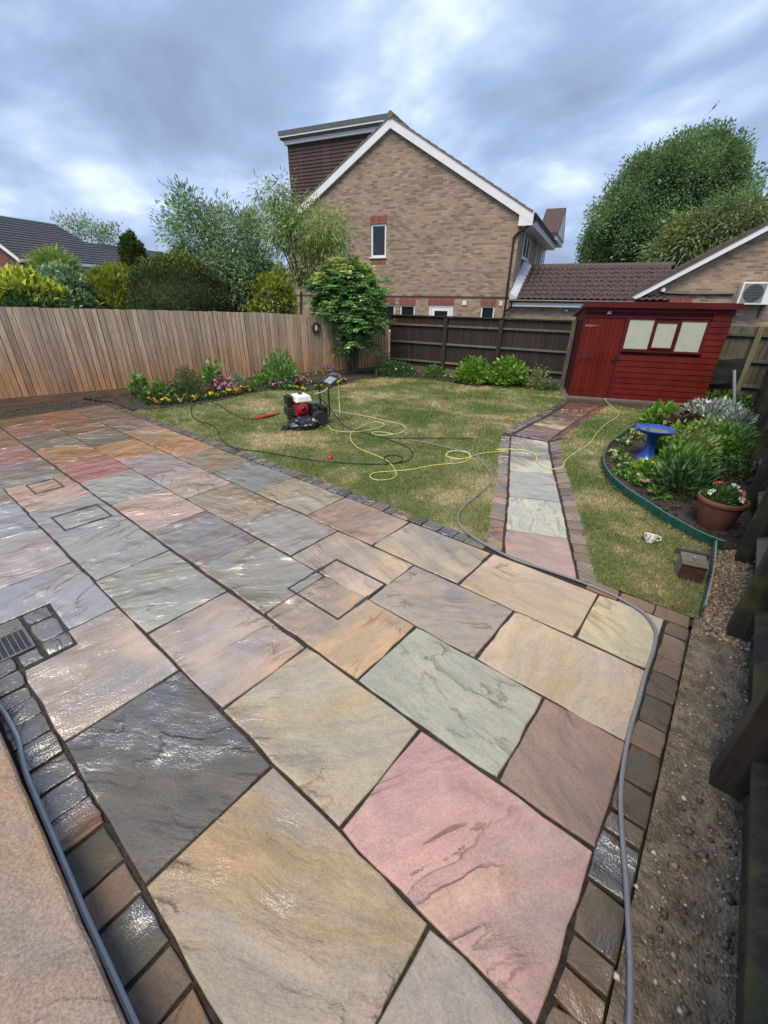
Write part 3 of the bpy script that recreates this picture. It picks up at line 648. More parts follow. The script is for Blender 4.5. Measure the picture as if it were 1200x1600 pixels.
for (a, b, c, d_) in WIN:
    f = MB().box(a - .035, c + .035, -.010, .011, b - .035, b - .002).box(a - .035, c + .035, -.010, .011, d_ + .002, d_ + .032).box(a - .035, a - .002, -.0095, .011, b - .002, d_ + .002).box(c + .002, c + .035, -.0095, .011, b - .002, d_ + .002).build('window', RED2, shed, bevel=.002)
    MB().box(a - .002, c + .002, .001, .009, b - .002, d_ + .002).build('pane', FROST, f)
MB().box(.865, 2.41, -.034, .005, 1.035, 1.058).build('window_sill', RED2, shed, bevel=.003); MB().box(.865, 2.41, -.018, .005, 1.70, 1.725).build('window_head', RED2, shed, bevel=.003)
for z, c in ((1.53, GREYMET), (.85, RED2), (.18, RED2)):
    MB().prism([(.05, -.004, z - .022), (.33, -.004, z - .006), (.33, -.004, z + .006), (.05, -.004, z + .022)], (0, .006, 0)).build('hinge', c, shed)
MB().box(.73, .90, -.022, -.004, .855, .885).tube([(.78, -.024, .87), (.78, -.05, .85), (.80, -.05, .81), (.82, -.024, .83)], .007, 6).box(.79, .83, -.035, -.012, .92, .96).build('latch', BLACKMET, shed)
pl = MB().box(.415, .515, -.016, -.008, 1.745, 1.832).build('number_plaque', m_plain('black slate plaque', (.02, .02, .022), .5), shed)
def text_mesh(s, size, mat, name, parent, loc, rot=(rad(90), 0, 0), ext=.001):
    cu = bpy.data.curves.new(name, 'FONT'); cu.body = s; cu.size = size; cu.extrude = ext; cu.align_x = 'CENTER'; cu.align_y = 'CENTER'
    tmp = bpy.data.objects.new(name, cu); COL.objects.link(tmp); dg = bpy.context.evaluated_depsgraph_get()
    me = bpy.data.meshes.new_from_object(tmp.evaluated_get(dg)); bpy.data.objects.remove(tmp); me.materials.append(mat)
    o = link(bpy.data.objects.new(name, me), parent); o.location = loc; o.rotation_euler = rot; return o
text_mesh('20', .075, WHITE, 'numerals', pl, (.465, -.0185, 1.789))
MB().box(-.12, SW + .1, -.10, SDp, -.05, .028).build('plinth', m_plain('damp concrete plinth', (.12, .105, .09), .8, .3, 9, bump=.5), shed, bevel=.01)

# ================================================================== BRICK HOUSE
WA = rad(14.37); HQ = (-9.861, 15.653, 0)
BCOL = [(0.0, (.180, .132, .098)), (.16, (.220, .160, .118)), (.36, (.295, .215, .155)), (.70, (.340, .250, .178)), (1.0, (.39, .300, .215))]
BRX = m_brick('buff stock brick', BCOL, (.31, .265, .215), 'x'); BRY = m_brick('buff stock brick return', BCOL, (.31, .265, .215), 'y')
SOLD = m_brick('red soldier brick', [(0, (.19, .050, .036)), (1, (.29, .085, .060))], (.25, .20, .17), 'x', row=.22, width=.072, off=0.0)
def m_tiles(name, c1, c2, w_, h_, axis='x'):
    t = NT(name); v = t.tex(); s = t.n('ShaderNodeSeparateXYZ', {0: v})
    uv = t.n('ShaderNodeCombineXYZ', {0: s.outputs[0 if axis == 'x' else 1], 1: s.outputs[2], 2: 0.0}).outputs[0]
    b = t.n('ShaderNodeTexBrick', {'Vector': uv, 'Color1': (0, 0, 0), 'Color2': (1, 1, 1), 'Mortar': (0, 0, 0), 'Scale': 1.0, 'Mortar Size': .006, 'Brick Width': w_, 'Row Height': h_}, offset=.5)
    c = t.mix(b.outputs['Color'], c1, c2); c = t.mix(1.0, c, t.ramp(t.noise(v, 5, 6, .65), [(.3, (.7,) * 3), (.7, (1.3,) * 3)]), 'MULTIPLY')
    c = t.mix(t.mr(t.noise(v, 9, 5, .7), .62, .72, 0, .5), c, (.16, .16, .12))
    t.pbsdf(Base_Color=c, Roughness=.7, Normal=t.bump(b.outputs['Fac'], -.4, .01)); return t.m
TILE_P = m_tiles('purple brown plain tile', (.040, .020, .022), (.070, .034, .034), .165, 9.0)
TILE_B = m_plain('brown interlocking roof tile', (.062, .036, .032), .72, .45, 5.0, bump=.5)
TILE_V = m_plain('lichened verge tile', (.16, .135, .095), .8, .45, 6.0, bump=.5)
house = thing('brick_house', 'two storey buff brick house with white bargeboards and gable facing the garden', 'house', HQ, WA)
SL, SR, SAP = -7.17, 2.65, -2.27; ZE, ZA = 4.60, 7.60; DP = 8.5
def zroof(s): return ZA - abs(s - SAP) * math.tan(rad(29.6))
# gable wall with real openings: ring of wall strips round each window
def wall_with_holes(x0, x1, z0, z1, holes, put):
    xs = sorted({x0, x1, *[h[0] for h in holes], *[h[2] for h in holes]}); zs = sorted({z0, z1, *[h[1] for h in holes], *[h[3] for h in holes]})
    for i in range(len(xs) - 1):
        for j in range(len(zs) - 1):
            cx, cz = (xs[i] + xs[i + 1]) / 2, (zs[j] + zs[j + 1]) / 2
            if not any(h[0] < cx < h[2] and h[1] < cz < h[3] for h in holes): put(xs[i], xs[i + 1], zs[j], zs[j + 1])
WH = [(-3.10, 3.46, -2.43, 4.58), (-1.76, .75, -1.11, 1.765), (-.50, -.35, .50, 1.795), (1.60, .75, 2.12, 1.79), (-4.6, .75, -2.0, 1.765)]
mb = MB(); quad = lambda a, b, c, d_: mb.add([(a, 0, c), (b, 0, c), (b, 0, d_), (a, 0, d_)], [(0, 1, 2, 3)])
wall_with_holes(SL, SR, -.4, zroof(SR) - .1, WH, quad)
mb.add([(SL, 0, zroof(SR) - .1), (SR, 0, zroof(SR) - .1), (SR, 0, zroof(SR) - .06), (SAP, 0, ZA - .06), (SL, 0, zroof(SL) - .06)], [(0, 1, 2, 3, 4)])
for h in WH:   # reveals
    a, b, c, d_ = h; mb.add([(a, 0, b), (c, 0, b), (c, 0, d_), (a, 0, d_), (a, .1, b), (c, .1, b), (c, .1, d_), (a, .1, d_)], [(0, 1, 5, 4), (1, 2, 6, 5), (2, 3, 7, 6), (3, 0, 4, 7)])
mb.build('wall', BRX, house)
MB().add([(SR, 0, -.4), (SR, DP, -.4), (SR, DP, 4.6), (SR, 0, 4.6)], [(0, 1, 2, 3)]).build('wall', BRY, house); MB().add([(SL, 0, -.4), (SL, DP, -.4), (SL, DP, 4.6), (SL, 0, 4.6)], [(3, 2, 1, 0)]).build('wall', BRY, house)
MB().add([(SL, DP, -.4), (SR, DP, -.4), (SR, DP, 4.6), (SAP, DP, ZA), (SL, DP, 4.6)], [(0, 1, 2, 3, 4)]).build('wall', BRX, house)
MB().box(SL, SR, -.012, .0, 2.045, 2.105).build('string_course', m_plain('dark soldier course', (.055, .04, .035), .8, .2), house)
GLASS = m_glass('dark window glass', (.020, .026, .030))
def window(parent, a, b, c, d_, y=.035, fw=.055, trans=(), sill=True, facing='-y'):
    f = MB().box(a, c, y, y + .06, b, b + fw).box(a, c, y, y + .06, d_ - fw, d_).box(a, a + fw, y + .001, y + .06, b + fw, d_ - fw).box(c - fw, c, y + .001, y + .06, b + fw, d_ - fw)
    for x in trans: f.box(x - fw / 2, x + fw / 2, y + .002, y + .06, b + fw, d_ - fw)
    w_ = f.build('window', WHITE, parent, bevel=.004)
    MB().box(a + fw, c - fw, y + .025, y + .035, b + fw, d_ - fw).build('pane', GLASS, w_)
    if sill: MB().box(a - .05, c + .05, -.05, y, b - .035, b).build('sill', WHITE, w_, bevel=.004)
    return w_
window(house, -3.10, 3.46, -2.43, 4.58, fw=.075)
window(house, -1.76, .75, -1.11, 1.765, sill=False); window(house, 1.60, .75, 2.12, 1.79, sill=False); window(house, -4.6, .75, -2.0, 1.765, sill=False, trans=(-3.3,))
dr = MB().box(-.50, .50, .03, .08, 1.72, 1.795).box(-.50, -.42, .03, .08, -.35, 1.72).box(.42, .50, .03, .08, -.35, 1.72).build('door', WHITE, house, bevel=.004)
MB().box(-.41, .41, .04, .07, -.35, .3).box(-.41, -.27, .04, .07, .3, 1.71).box(.27, .41, .04, .07, .3, 1.71).box(-.27, .27, .04, .07, 1.58, 1.71).build('leaf', WHITE, dr, bevel=.004)
MB().box(-.27, .27, .05, .06, .3, 1.58).build('pane', GLASS, dr)
for a, b, c, d_ in ((-3.13, 4.582, -2.40, 4.84), (-3.10, 3.22, -2.43, 3.422), (-1.80, 1.767, -1.07, 2.044), (-.54, 1.797, .54, 2.044), (1.56, 1.792, 2.16, 2.044), (-4.6, 1.767, -1.98, 2.044)):
    MB().box(a, c, -.006, .0, b, d_).build('lintel', SOLD, house)
MB().box(.86, 1.02, -.03, -.001, 1.80, 1.96).build('wall_vent', WHITE, house, bevel=.01); MB().box(2.26, 2.40, -.03, -.001, 1.80, 1.96).build('wall_vent', m_plain('cream plastic', (.62, .58, .46), .5, .08), house, bevel=.01)
# roof planes, verges, bargeboards
roof_m = TILE_B
def slope(name, s0, s1, y0, y1, lift, th, m, parent):
    z0, z1 = zroof(s0) + lift, zroof(s1) + lift
    return MB().hexa([(s0, y0, z0), (s1, y0, z1), (s1, y1, z1), (s0, y1, z0), (s0, y0, z0 + th), (s1, y0, z1 + th), (s1, y1, z1 + th), (s0, y1, z0 + th)]).build(name, m, parent)
ER, EL = SR + .42, SL - .42
rfo = slope('roof', SAP, ER, -.06, DP + .1, .04, .05, roof_m, house); slope('roof', EL, SAP, -.06, DP + .1, .04, .05, roof_m, house)
for a, b in ((SAP, ER - .03), (EL + .03, SAP)):
    n = 18
    for i in range(n):
        s0, s1 = a + (b - a) * i / n, a + (b - a) * (i + 1) / n
        z0, z1 = zroof(s0), zroof(s1); up = .028 if abs(s0 - SAP) < abs(s1 - SAP) else 0
        k0, k1 = (.075, .105) if abs(s0 - SAP) < abs(s1 - SAP) else (.105, .075)
        MB().hexa([(s0, -.14, z0 + .04), (s1, -.14, z1 + .04), (s1, .12, z1 + .04), (s0, .12, z0 + .04), (s0, -.14, z0 + k0), (s1, -.14, z1 + k1), (s1, .12, z1 + k1), (s0, .12, z0 + k0)]).build('verge_tile', TILE_V, house)
for (a, b) in ((SAP, ER - .02), (EL + .02, SAP)):
    za, zb = zroof(a), zroof(b); MB().hexa([(a, -.115, za - .25), (b, -.115, zb - .25), (b, -.085, zb - .25), (a, -.085, za - .25), (a, -.115, za + .045), (b, -.115, zb + .045), (b, -.085, zb + .045), (a, -.085, za + .045)]).build('bargeboard', WHITE, house)
    MB().hexa([(a, -.085, za - .245), (b, -.085, zb - .245), (b, .0, zb - .245), (a, .0, za - .245), (a, -.085, za - .23), (b, -.085, zb - .23), (b, .0, zb - .23), (a, .0, za - .23)]).build('soffit', WHITE, house)
MB().tube([(SAP, -.15, ZA + .10), (SAP, DP, ZA + .10)], .11, 10).build('ridge', TILE_V, house)
MB().box(SR - .05, ER + .005, -.113, .05, zroof(ER) - .30, zroof(SR) - .12).build('eaves_box', WHITE, house, bevel=.005)
MB().box(SR, ER, .05, DP, zroof(ER) - .29, zroof(ER) - .26).build('soffit', WHITE, house); MB().box(ER - .02, ER, .05, DP, zroof(ER) - .26, zroof(ER) + .02).build('fascia', WHITE, house)
gut = MB().tube([(ER + .055, -.12, zroof(ER) - .01), (ER + .055, DP, zroof(ER) - .01)], .058, 8).build('gutter', BLACK, house, smooth=True)
zg = zroof(ER)
MB().tube([(ER + .055, .02, zg - .06), (ER + .05, .02, zg - .17), (ER - .05, -.05, zg - .26), (2.62, -.055, zg - .50), (2.51, -.055, zg - .60), (2.51, -.055, zg - .8), (2.51, -.055, -.3)], .036, 8).tube([(2.51, -.055, 3.95), (2.51, -.055, 3.82)], .046, 8).tube([(2.51, -.055, 2.6), (2.51, -.055, 2.48)], .046, 8).build('downpipe', BLACK, house, smooth=True)
# windows on the right-hand return
for (y0, y1, b, d_) in ((1.25, 2.75, 3.42, 4.52), (5.2, 6.6, 3.42, 4.52), (6.95, 8.3, 3.3, 4.5)):
    f = MB().box(SR - .02, SR + .03, y0, y1, b, b + .07).box(SR - .02, SR + .03, y0, y1, d_ - .07, d_)
    for q in (y0, (y0 + y1) / 2 - .035, y1 - .07): f.box(SR - .02, SR + .029, q, q + .07, b + .07, d_ - .07)
    w_ = f.build('window', WHITE, house, bevel=.004); MB().box(SR + .002, SR + .012, y0 + .07, y1 - .07, b + .07, d_ - .07).build('pane', GLASS, w_)
    MB().box(SR, SR + .07, y0 - .05, y1 + .05, b - .04, b).build('sill', WHITE, w_, bevel=.004)
    MB().box(SR, SR + .006, y0, y1, b - .36, b - .042).build('brick_panel', SOLD, house)
# cross gable at the street side
MB().hexa([(SR, 6.9, 4.55), (SR + .58, 6.9, 4.55), (SR + .58, 10.4, 4.55), (SR, 10.4, 4.55), (SR, 6.9, 4.75), (SR + .58, 6.9, 4.75), (SR + .58, 10.4, 4.75), (SR, 10.4, 4.75)]).build('porch_soffit', WHITE, house)
MB().hexa([(SR - .3, 6.8, 4.75), (SR + .62, 6.8, 4.75), (SR + .62, 8.65, 5.95), (SR - .3, 8.65, 5.95), (SR - .3, 6.8, 4.85), (SR + .62, 6.8, 4.85), (SR + .62, 8.65, 6.05), (SR - .3, 8.65, 6.05)]).build('porch_roof', TILE_B, house)
MB().hexa([(SR - .3, 8.65, 5.95), (SR + .62, 8.65, 5.95), (SR + .62, 10.5, 4.75), (SR - .3, 10.5, 4.75), (SR - .3, 8.65, 6.05), (SR + .62, 8.65, 6.05), (SR + .62, 10.5, 4.85), (SR - .3, 10.5, 4.85)]).build('porch_roof', TILE_B, house)
MB().prism([(SR + .585, 6.85, 4.78), (SR + .585, 10.45, 4.78), (SR + .585, 8.65, 5.94)], (.03, 0, 0)).build('porch_gable', WHITE, house)
# box dormer on the left slope, cheek hung with plain tiles
DL, DY0 = -6.98, .32
MB().prism([(DL, DY0 + .03, zroof(DL) - .05), (DL, DY0 + .03, 7.42), (-2.55, DY0 + .03, 7.42)], (0, 5.5, 0)).build('dormer_core', TILE_P, house)
z = 5.6; 
while z < 7.40:
    s1 = min(SAP - (ZA - z - .02) / math.tan(rad(29.6)) + .2, -2.5)
    MB().hexa([(DL - .02, DY0 - .012, z), (s1, DY0 - .012, z), (s1, DY0 + .035, z), (DL - .02, DY0 + .035, z), (DL - .02, DY0 + .012, z + .118), (s1 + .2, DY0 + .012, z + .118), (s1 + .2, DY0 + .035, z + .118), (DL - .02, DY0 + .035, z + .118)]).build('tile_course', TILE_P, house); z += .115
MB().box(DL - .12, -2.6, DY0 - .10, 6.0, 7.42, 7.56).build('dormer_fascia', WHITE, house); MB().box(DL - .22, -2.4, DY0 - .20, 6.1, 7.56, 7.62).build('dormer_soffit', BLACKMET, house); MB().box(DL - .24, -2.35, DY0 - .22, 6.12, 7.62, 7.68).build('dormer_trim', WHITE, house); MB().box(DL - .26, -2.3, DY0 - .24, 6.14, 7.68, 7.82).build('dormer_roof', m_plain('grey felt edge', (.09, .10, .11), .7, .2), house)

# ================================================================== LINK GARAGE and NEIGHBOUR GABLE
garage = thing('link_garage', 'low brick garage with dark brown pantile roof joining the two houses', 'garage', HQ, WA)
mb = MB().box(SR + .02, 7.6, .0, 4.0, -.4, 1.86); mb.build('wall', BRX, garage)
MB().box(SR + .05, 6.7, -.20, -.175, 1.80, 1.975).build('fascia', WHITE, garage); MB().box(SR + .05, 6.7, -.175, .0, 1.80, 1.83).build('soffit', WHITE, garage)
MB().tube([(SR + .02, -.25, 1.985), (6.7, -.25, 1.985)], .052, 8).tube([(SR + .12, -.25, 1.95), (SR + .1, -.2, 1.75), (2.55, -.07, 1.62)], .034, 8).build('gutter', BLACK, garage, smooth=True)
MB().tube([(4.7, -.02, 1.70), (6.7, -.03, 1.63)], .012, 6).build('cable', BLACK, garage); MB().box(4.62, 4.72, -.05, 0, 1.67, 1.72).build('cable_box', WHITE, garage)
def pantiles(name, x0, x1, y0, z0, y1, z1, parent, tw=.205, rows=8, mat=TILE_B):
    nx = int((x1 - x0) / tw) * 10; xs = np.linspace(x0, x1, nx + 1); ph = (xs - x0) / tw
    prof = .030 * np.abs(np.cos(np.pi * ph)) ** 0.8 + .016 * np.clip(np.cos(2 * np.pi * ph), 0, 1)
    V = []; L = math.hypot(y1 - y0, z1 - z0); ty, tz = (y1 - y0) / L, (z1 - z0) / L; ny, nz = -tz, ty
    tt = []
    for r in range(rows):
        a, b = r / rows, (r + 1) / rows
        for q, lift in ((a, .0), (a, .034), (b, .006)): tt.append((q, lift))
    for q, lift in tt:
        h = prof + lift + .004
        V.append(np.stack([xs, y0 + ty * L * q + ny * h, z0 + tz * L * q + nz * h], 1))
    V = np.concatenate(V); m = nx + 1; F = []
    ii, jj = np.meshgrid(np.arange(len(tt) - 1), np.arange(nx), indexing='ij'); a = (ii * m + jj).ravel()
    me = mesh_np(name, V, np.stack([a, a + 1, a + m + 1, a + m], 1)); me.materials.append(mat)
    o = link(bpy.data.objects.new(name, me), parent); kind(o, 'stuff'); return o
TILE_G = m_plain('dark brown weathered pantile', (.052, .030, .029), .62, .55, 7.0, bump=.5)
pantiles('pantiles', SR + .28, 7.7, -.27, 2.03, 2.05, 3.17, garage, mat=TILE_G, rows=8)
MB().hexa([(SR, -.2, 1.96), (7.7, -.2, 1.96), (7.7, 2.05, 3.10), (SR, 2.05, 3.10), (SR, -.2, 2.0), (7.7, -.2, 2.0), (7.7, 2.05, 3.14), (SR, 2.05, 3.14)]).build('roof_deck', TILE_G, garage)
MB().hexa([(SR, 2.05, 3.10), (7.7, 2.05, 3.10), (7.7, 4.2, 2.0), (SR, 4.2, 2.0), (SR, 2.05, 3.16), (7.7, 2.05, 3.16), (7.7, 4.2, 2.06), (SR, 4.2, 2.06)]).build('rear_slope', TILE_G, garage)
MB().tube([(SR + .05, 2.06, 3.17), (7.8, 2.06, 3.17)], .10, 8).build('ridge', TILE_G, garage)
MB().hexa([(SR + .004, -.25, 2.0), (SR + .30, -.25, 2.02), (SR + .30, 2.0, 3.17), (SR + .004, 2.0, 3.17), (SR + .004, -.25, 2.22), (SR + .31, -.25, 2.075), (SR + .31, 2.0, 3.23), (SR + .004, 2.0, 3.40)]).build('flashing', LEAD, garage)

neigh = thing('neighbour_gable', 'single storey buff brick gable with white bargeboard behind the red shed', 'house', HQ, WA)
NX0, NX1 = 6.45, 13.2; NAP = (NX0 + NX1) / 2; nz = lambda s: 2.06 + (s - NX0) * .622
MB().add([(NX0 + .35, -.02, -.4), (NX1, -.02, -.4), (NX1, -.02, 2.0), (NAP, -.02, nz(NAP)), (NX0 + .35, -.02, nz(NX0 + .35) - .06)], [(0, 1, 2, 3, 4)]).build('wall', BRX, neigh)
MB().box(NX0 + .36, NX1, .0, 6, -.4, 2.0).build('wall', BRX, neigh)
MB().hexa([(NX0 - .1, -.2, nz(NX0 - .1)), (NAP, -.2, nz(NAP)), (NAP, 7, nz(NAP)), (NX0 - .1, 7, nz(NX0 - .1)), (NX0 - .1, -.2, nz(NX0 - .1) + .07), (NAP, -.2, nz(NAP) + .07), (NAP, 7, nz(NAP) + .07), (NX0 - .1, 7, nz(NX0 - .1) + .07)]).build('roof', TILE_B, neigh)
MB().hexa([(NAP, -.2, nz(NAP)), (NX1, -.2, 2.06), (NX1, 7, 2.06), (NAP, 7, nz(NAP)), (NAP, -.2, nz(NAP) + .07), (NX1, -.2, 2.13), (NX1, 7, 2.13), (NAP, 7, nz(NAP) + .07)]).build('roof', TILE_B, neigh)
for i in range(11):
    s0, s1 = NX0 - .1 + i * .33, NX0 - .1 + (i + 1) * .33
    MB().hexa([(s0, -.26, nz(s0) + .0), (s1, -.26, nz(s1) + .0), (s1, .15, nz(s1) + .0), (s0, .15, nz(s0) + .0), (s0, -.26, nz(s0) + .125), (s1, -.26, nz(s1) + .09), (s1, .15, nz(s1) + .09), (s0, .15, nz(s0) + .125)]).build('verge_tile', m_plain('mossy brown verge', (.085, .062, .048), .8, .45, 7, bump=.5) if i == 0 else bpy.data.materials['mossy brown verge'], neigh)
MB().hexa([(NX0 - .08, -.235, nz(NX0) - .22), (NAP, -.235, nz(NAP) - .17), (NAP, -.205, nz(NAP) - .17), (NX0 - .08, -.205, nz(NX0) - .22), (NX0 - .08, -.235, nz(NX0) - .045), (NAP, -.235, nz(NAP) - .0), (NAP, -.205, nz(NAP)), (NX0 - .08, -.205, nz(NX0) - .045)]).build('bargeboard', WHITE, neigh)
MB().hexa([(NX0 - .08, -.205, nz(NX0) - .21), (NAP, -.205, nz(NAP) - .16), (NAP, -.02, nz(NAP) - .16), (NX0 - .08, -.02, nz(NX0) - .21), (NX0 - .08, -.205, nz(NX0) - .19), (NAP, -.205, nz(NAP) - .14), (NAP, -.02, nz(NAP) - .14), (NX0 - .08, -.02, nz(NX0) - .19)]).build('soffit', WHITE, neigh)
MB().box(7.25, 8.35, -.028, -.021, 1.90, 2.14).build('lintel', SOLD, neigh)
MB().tube([(7.42, -.06, 2.27), (8.3, -.06, 2.24), (9.36, -.06, 2.25)], .035, 8).build('conduit', BLACK, neigh, smooth=True)
MB().lathe([(.0, .0), (.07, .01), (.08, .06), (.055, .12), (.0, .14)], 12, (7.45, -.08, 2.29)).build('security_light', WHITE, neigh, smooth=True)

# air-conditioning condenser on the neighbour wall
ac = thing('air_conditioner', 'white outdoor air conditioning unit on the brick wall right of the shed', 'air conditioner', HQ, WA)
ax0, ax1, az0, az1, ay0, ay1 = 9.43, 10.30, 1.965, 2.56, -.42, -.12
MB().box(ax0, ax1, ay0, ay1, az0, az1).build('casing', m_plain('white powder coat', (.70, .73, .74), .35, .05), ac, bevel=.012)
gr = MB().box(ax0 + .05, ax0 + .585, ay0 - .004, ay0 - .001, az0 + .045, az1 - .04).build('grille_panel', m_plain('grey grille plastic', (.21, .225, .23), .5, .12), ac)
gc = (ax0 + .32, ay0 - .006, (az0 + az1) / 2 + .005)
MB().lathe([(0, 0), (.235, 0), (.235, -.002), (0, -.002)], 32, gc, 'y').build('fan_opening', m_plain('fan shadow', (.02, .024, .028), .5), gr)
for i in range(-5, 6):
    hlf = math.sqrt(max(0, .235 ** 2 - (i * .042) ** 2))
    MB().box(gc[0] - hlf, gc[0] + hlf, ay0 - .014, ay0 - .010, gc[2] + i * .042 - .003, gc[2] + i * .042 + .003).build('grille_bar', GREYMET, gr)
    MB().box(gc[0] + i * .042 - .003, gc[0] + i * .042 + .003, ay0 - .018, ay0 - .014, gc[2] - hlf, gc[2] + hlf).build('grille_bar', GREYMET, gr)
BLUE_P = m_plain('blue badge print', (.05, .25, .52), .4, .05); 
MB().box(ax0 + .64, ax0 + .82, ay0 - .0035, ay0 - .001, az1 - .135, az1 - .055).build('badge', m_plain('pale blue badge', (.38, .60, .80), .4, .08), ac)
MB().prism([(ax0 + .65, ay0 - .005, az1 - .13), (ax0 + .69, ay0 - .005, az1 - .13), (ax0 + .67, ay0 - .005, az1 - .07)], (0, .0014, 0)).build('badge_mark', BLUE_P, ac)
MB().box(ax0 + .64, ax0 + .77, ay0 - .0035, ay0 - .001, az1 - .215, az1 - .19).box(ax0 + .70, ax0 + .75, ay0 - .0034, ay0 - .001, az1 - .235, az1 - .215).build('rating_mark', m_plain('grey print', (.12, .15, .18), .5), ac)
for x in (ax0 + .14, ax1 - .14): MB().box(x - .02, x + .02, ay0 + .02, -.02, az0 - .05, az0 - .002).box(x - .02, x + .02, -.05, -.02, az0 - .35, az0 - .05).build('bracket', BLACKMET, ac)
MB().box(ax0 - .06, ax0 - .002, -.30, -.16, az0 + .06, az0 + .2).build('valve_cover', GREYMET, ac)

# ================================================================== HOUSE BEYOND THE LEFT FENCE
LB = hd(30, 406, 40.0); LE = hd(196, 420, 45.1); ld = (LE - LB)[:2]; lL = float(np.linalg.norm(ld)); lrz = math.atan2(ld[1], ld[0])
RBR = m_brick('red stock brick', [(0, (.13, .045, .035)), (1, (.22, .085, .06))], (.20, .15, .13), 'x'); RBRy = m_brick('red stock brick return', [(0, (.13, .045, .035)), (1, (.22, .085, .06))], (.20, .15, .13), 'y')
lh = thing('red_brick_house', 'red brick house with dark grey tiled roof beyond the left fence', 'house', (LB[0], LB[1], 0), lrz)
SLATE = m_plain('dark grey interlocking tile', (.050, .052, .060), .6, .35, 3.0, bump=.4)
ez = LB[2]; rd, rz_ = 4.6, 2.95
MB().box(.35, lL - .35, .45, 8.7, -2, ez - .1).build('wall', RBR, lh)
MB().add([(.34, .45, ez - .15), (.34, 8.7, ez - .15), (.34, rd, ez + rz_ - .15)], [(0, 1, 2)]).add([(.34, .45, -2), (.34, 8.7, -2), (.34, 8.7, ez - .15), (.34, .45, ez - .15)], [(0, 1, 2, 3)]).build('gable_wall', RBRy, lh)
E1 = hd(150, 352, 50.0)
def tile_roof(x0, x1, xr0, xr1, y0, z0, y1, z1, parent, rows=16):
    for r in range(rows):
        a, b = r / rows, (r + 1) / rows
        f = lambda q: (x0 + (xr0 - x0) * q, x1 + (xr1 - x1) * q, y0 + (y1 - y0) * q, z0 + (z1 - z0) * q)
        A, B = f(a), f(b)
        MB().hexa([(A[0], A[2], A[3] - .02), (A[1], A[2], A[3] - .02), (B[1], B[2], B[3] - .02), (B[0], B[2], B[3] - .02), (A[0], A[2], A[3] + .075), (A[1], A[2], A[3] + .075), (B[1], B[2], B[3] + .02), (B[0], B[2], B[3] + .02)]).build('tile_course', SLATE, parent)
tile_roof(0, lL + .1, 0, lL - 1.5, .0, ez + .1, rd, ez + rz_, lh)
MB().add([(0, rd, ez + rz_), (lL - 1.5, rd, ez + rz_), (lL, 9.2, ez), (0, 9.2, ez)], [(0, 1, 2, 3)]).build('rear_slope', SLATE, lh)
MB().add([(lL + .1, 0, ez + .1), (lL - 1.5, rd, ez + rz_), (lL, 9.2, ez)], [(0, 1, 2)]).build('hip_slope', SLATE, lh)
MB().box(.0, lL + .1, .0, .04, ez - .12, ez + .09).build('fascia', WHITE, lh); MB().box(0.1, lL, .04, .45, ez - .12, ez - .09).build('soffit', WHITE, lh)
MB().hexa([(-.02, 0, ez - .16), (.04, 0, ez - .16), (.04, rd, ez + rz_ - .2), (-.02, rd, ez + rz_ - .2), (-.02, 0, ez + .1), (.04, 0, ez + .1), (.04, rd, ez + rz_ + .03), (-.02, rd, ez + rz_ + .03)]).build('bargeboard', WHITE, lh)
for a, b in ((4.2, 5.35), (6.4, 7.7)):
    f = MB().box(a, b, .40, .46, ez - 1.35, ez - .2).build('window', WHITE, lh)
    for q0, q1 in ((a + .07, (a + b) / 2 - .05), ((a + b) / 2 + .05, b - .07)): MB().box(q0, q1, .385, .395, ez - 1.27, ez - .28).build('pane', m_glass('hazy window glass', (.10, .12, .14), .08) if a < 5 and q0 < a + .1 else bpy.data.materials['hazy window glass'], f)
L2 = hd(190, 425, 56.0)
lh2 = thing('slate_roof_house', 'far house with grey tiled roof behind the columnar conifer', 'house', (L2[0], L2[1], 0), lrz)
l2z = L2[2]
MB().box(0, 12.5, .4, 8, -2, l2z).build('wall', RBR, lh2); tile_roof(-.3, 12.8, .2, 10.6, 0, l2z, 4.4, l2z + 2.7, lh2, 12)
MB().add([(.2, 4.4, l2z + 2.7), (10.6, 4.4, l2z + 2.7), (12.8, 9, l2z), (0, 9, l2z)], [(0, 1, 2, 3)]).add([(12.8, 0, l2z), (10.6, 4.4, l2z + 2.7), (12.8, 9, l2z)], [(0, 1, 2)]).build('rear_slope', SLATE, lh2)
# ================================================================== TREES AND PLANTS
def unit(a): return a / np.maximum(np.linalg.norm(a, axis=-1, keepdims=True), 1e-9)
def leaves(name, P, D, L, aspect, tint, mat, parent, fold=.25, kindstuff=True):
    """one leaf = one folded diamond; P base points, D long axes, L lengths"""
    n = len(P); D = unit(D); R = unit(np.cross(D, unit(rng.normal(0, 1, (n, 3)) + np.array([0, 0, 1.2])))); N = np.cross(R, D)
    L = np.broadcast_to(np.asarray(L, float), (n,))[:, None]; W = L * aspect
    V = np.stack([P, P + D * L * .45 + R * W * .5 + N * W * fold, P + D * L - N * L * .12, P + D * L * .45 - R * W * .5 + N * W * fold], 1)
    F = np.arange(4 * n).reshape(n, 4)
    me = mesh_np(name, V.reshape(-1, 3), F, np.repeat(tint, 4, 0)); me.materials.append(mat)
    o = link(bpy.data.objects.new(name, me), parent)
    if kindstuff: kind(o, 'stuff')
    return o
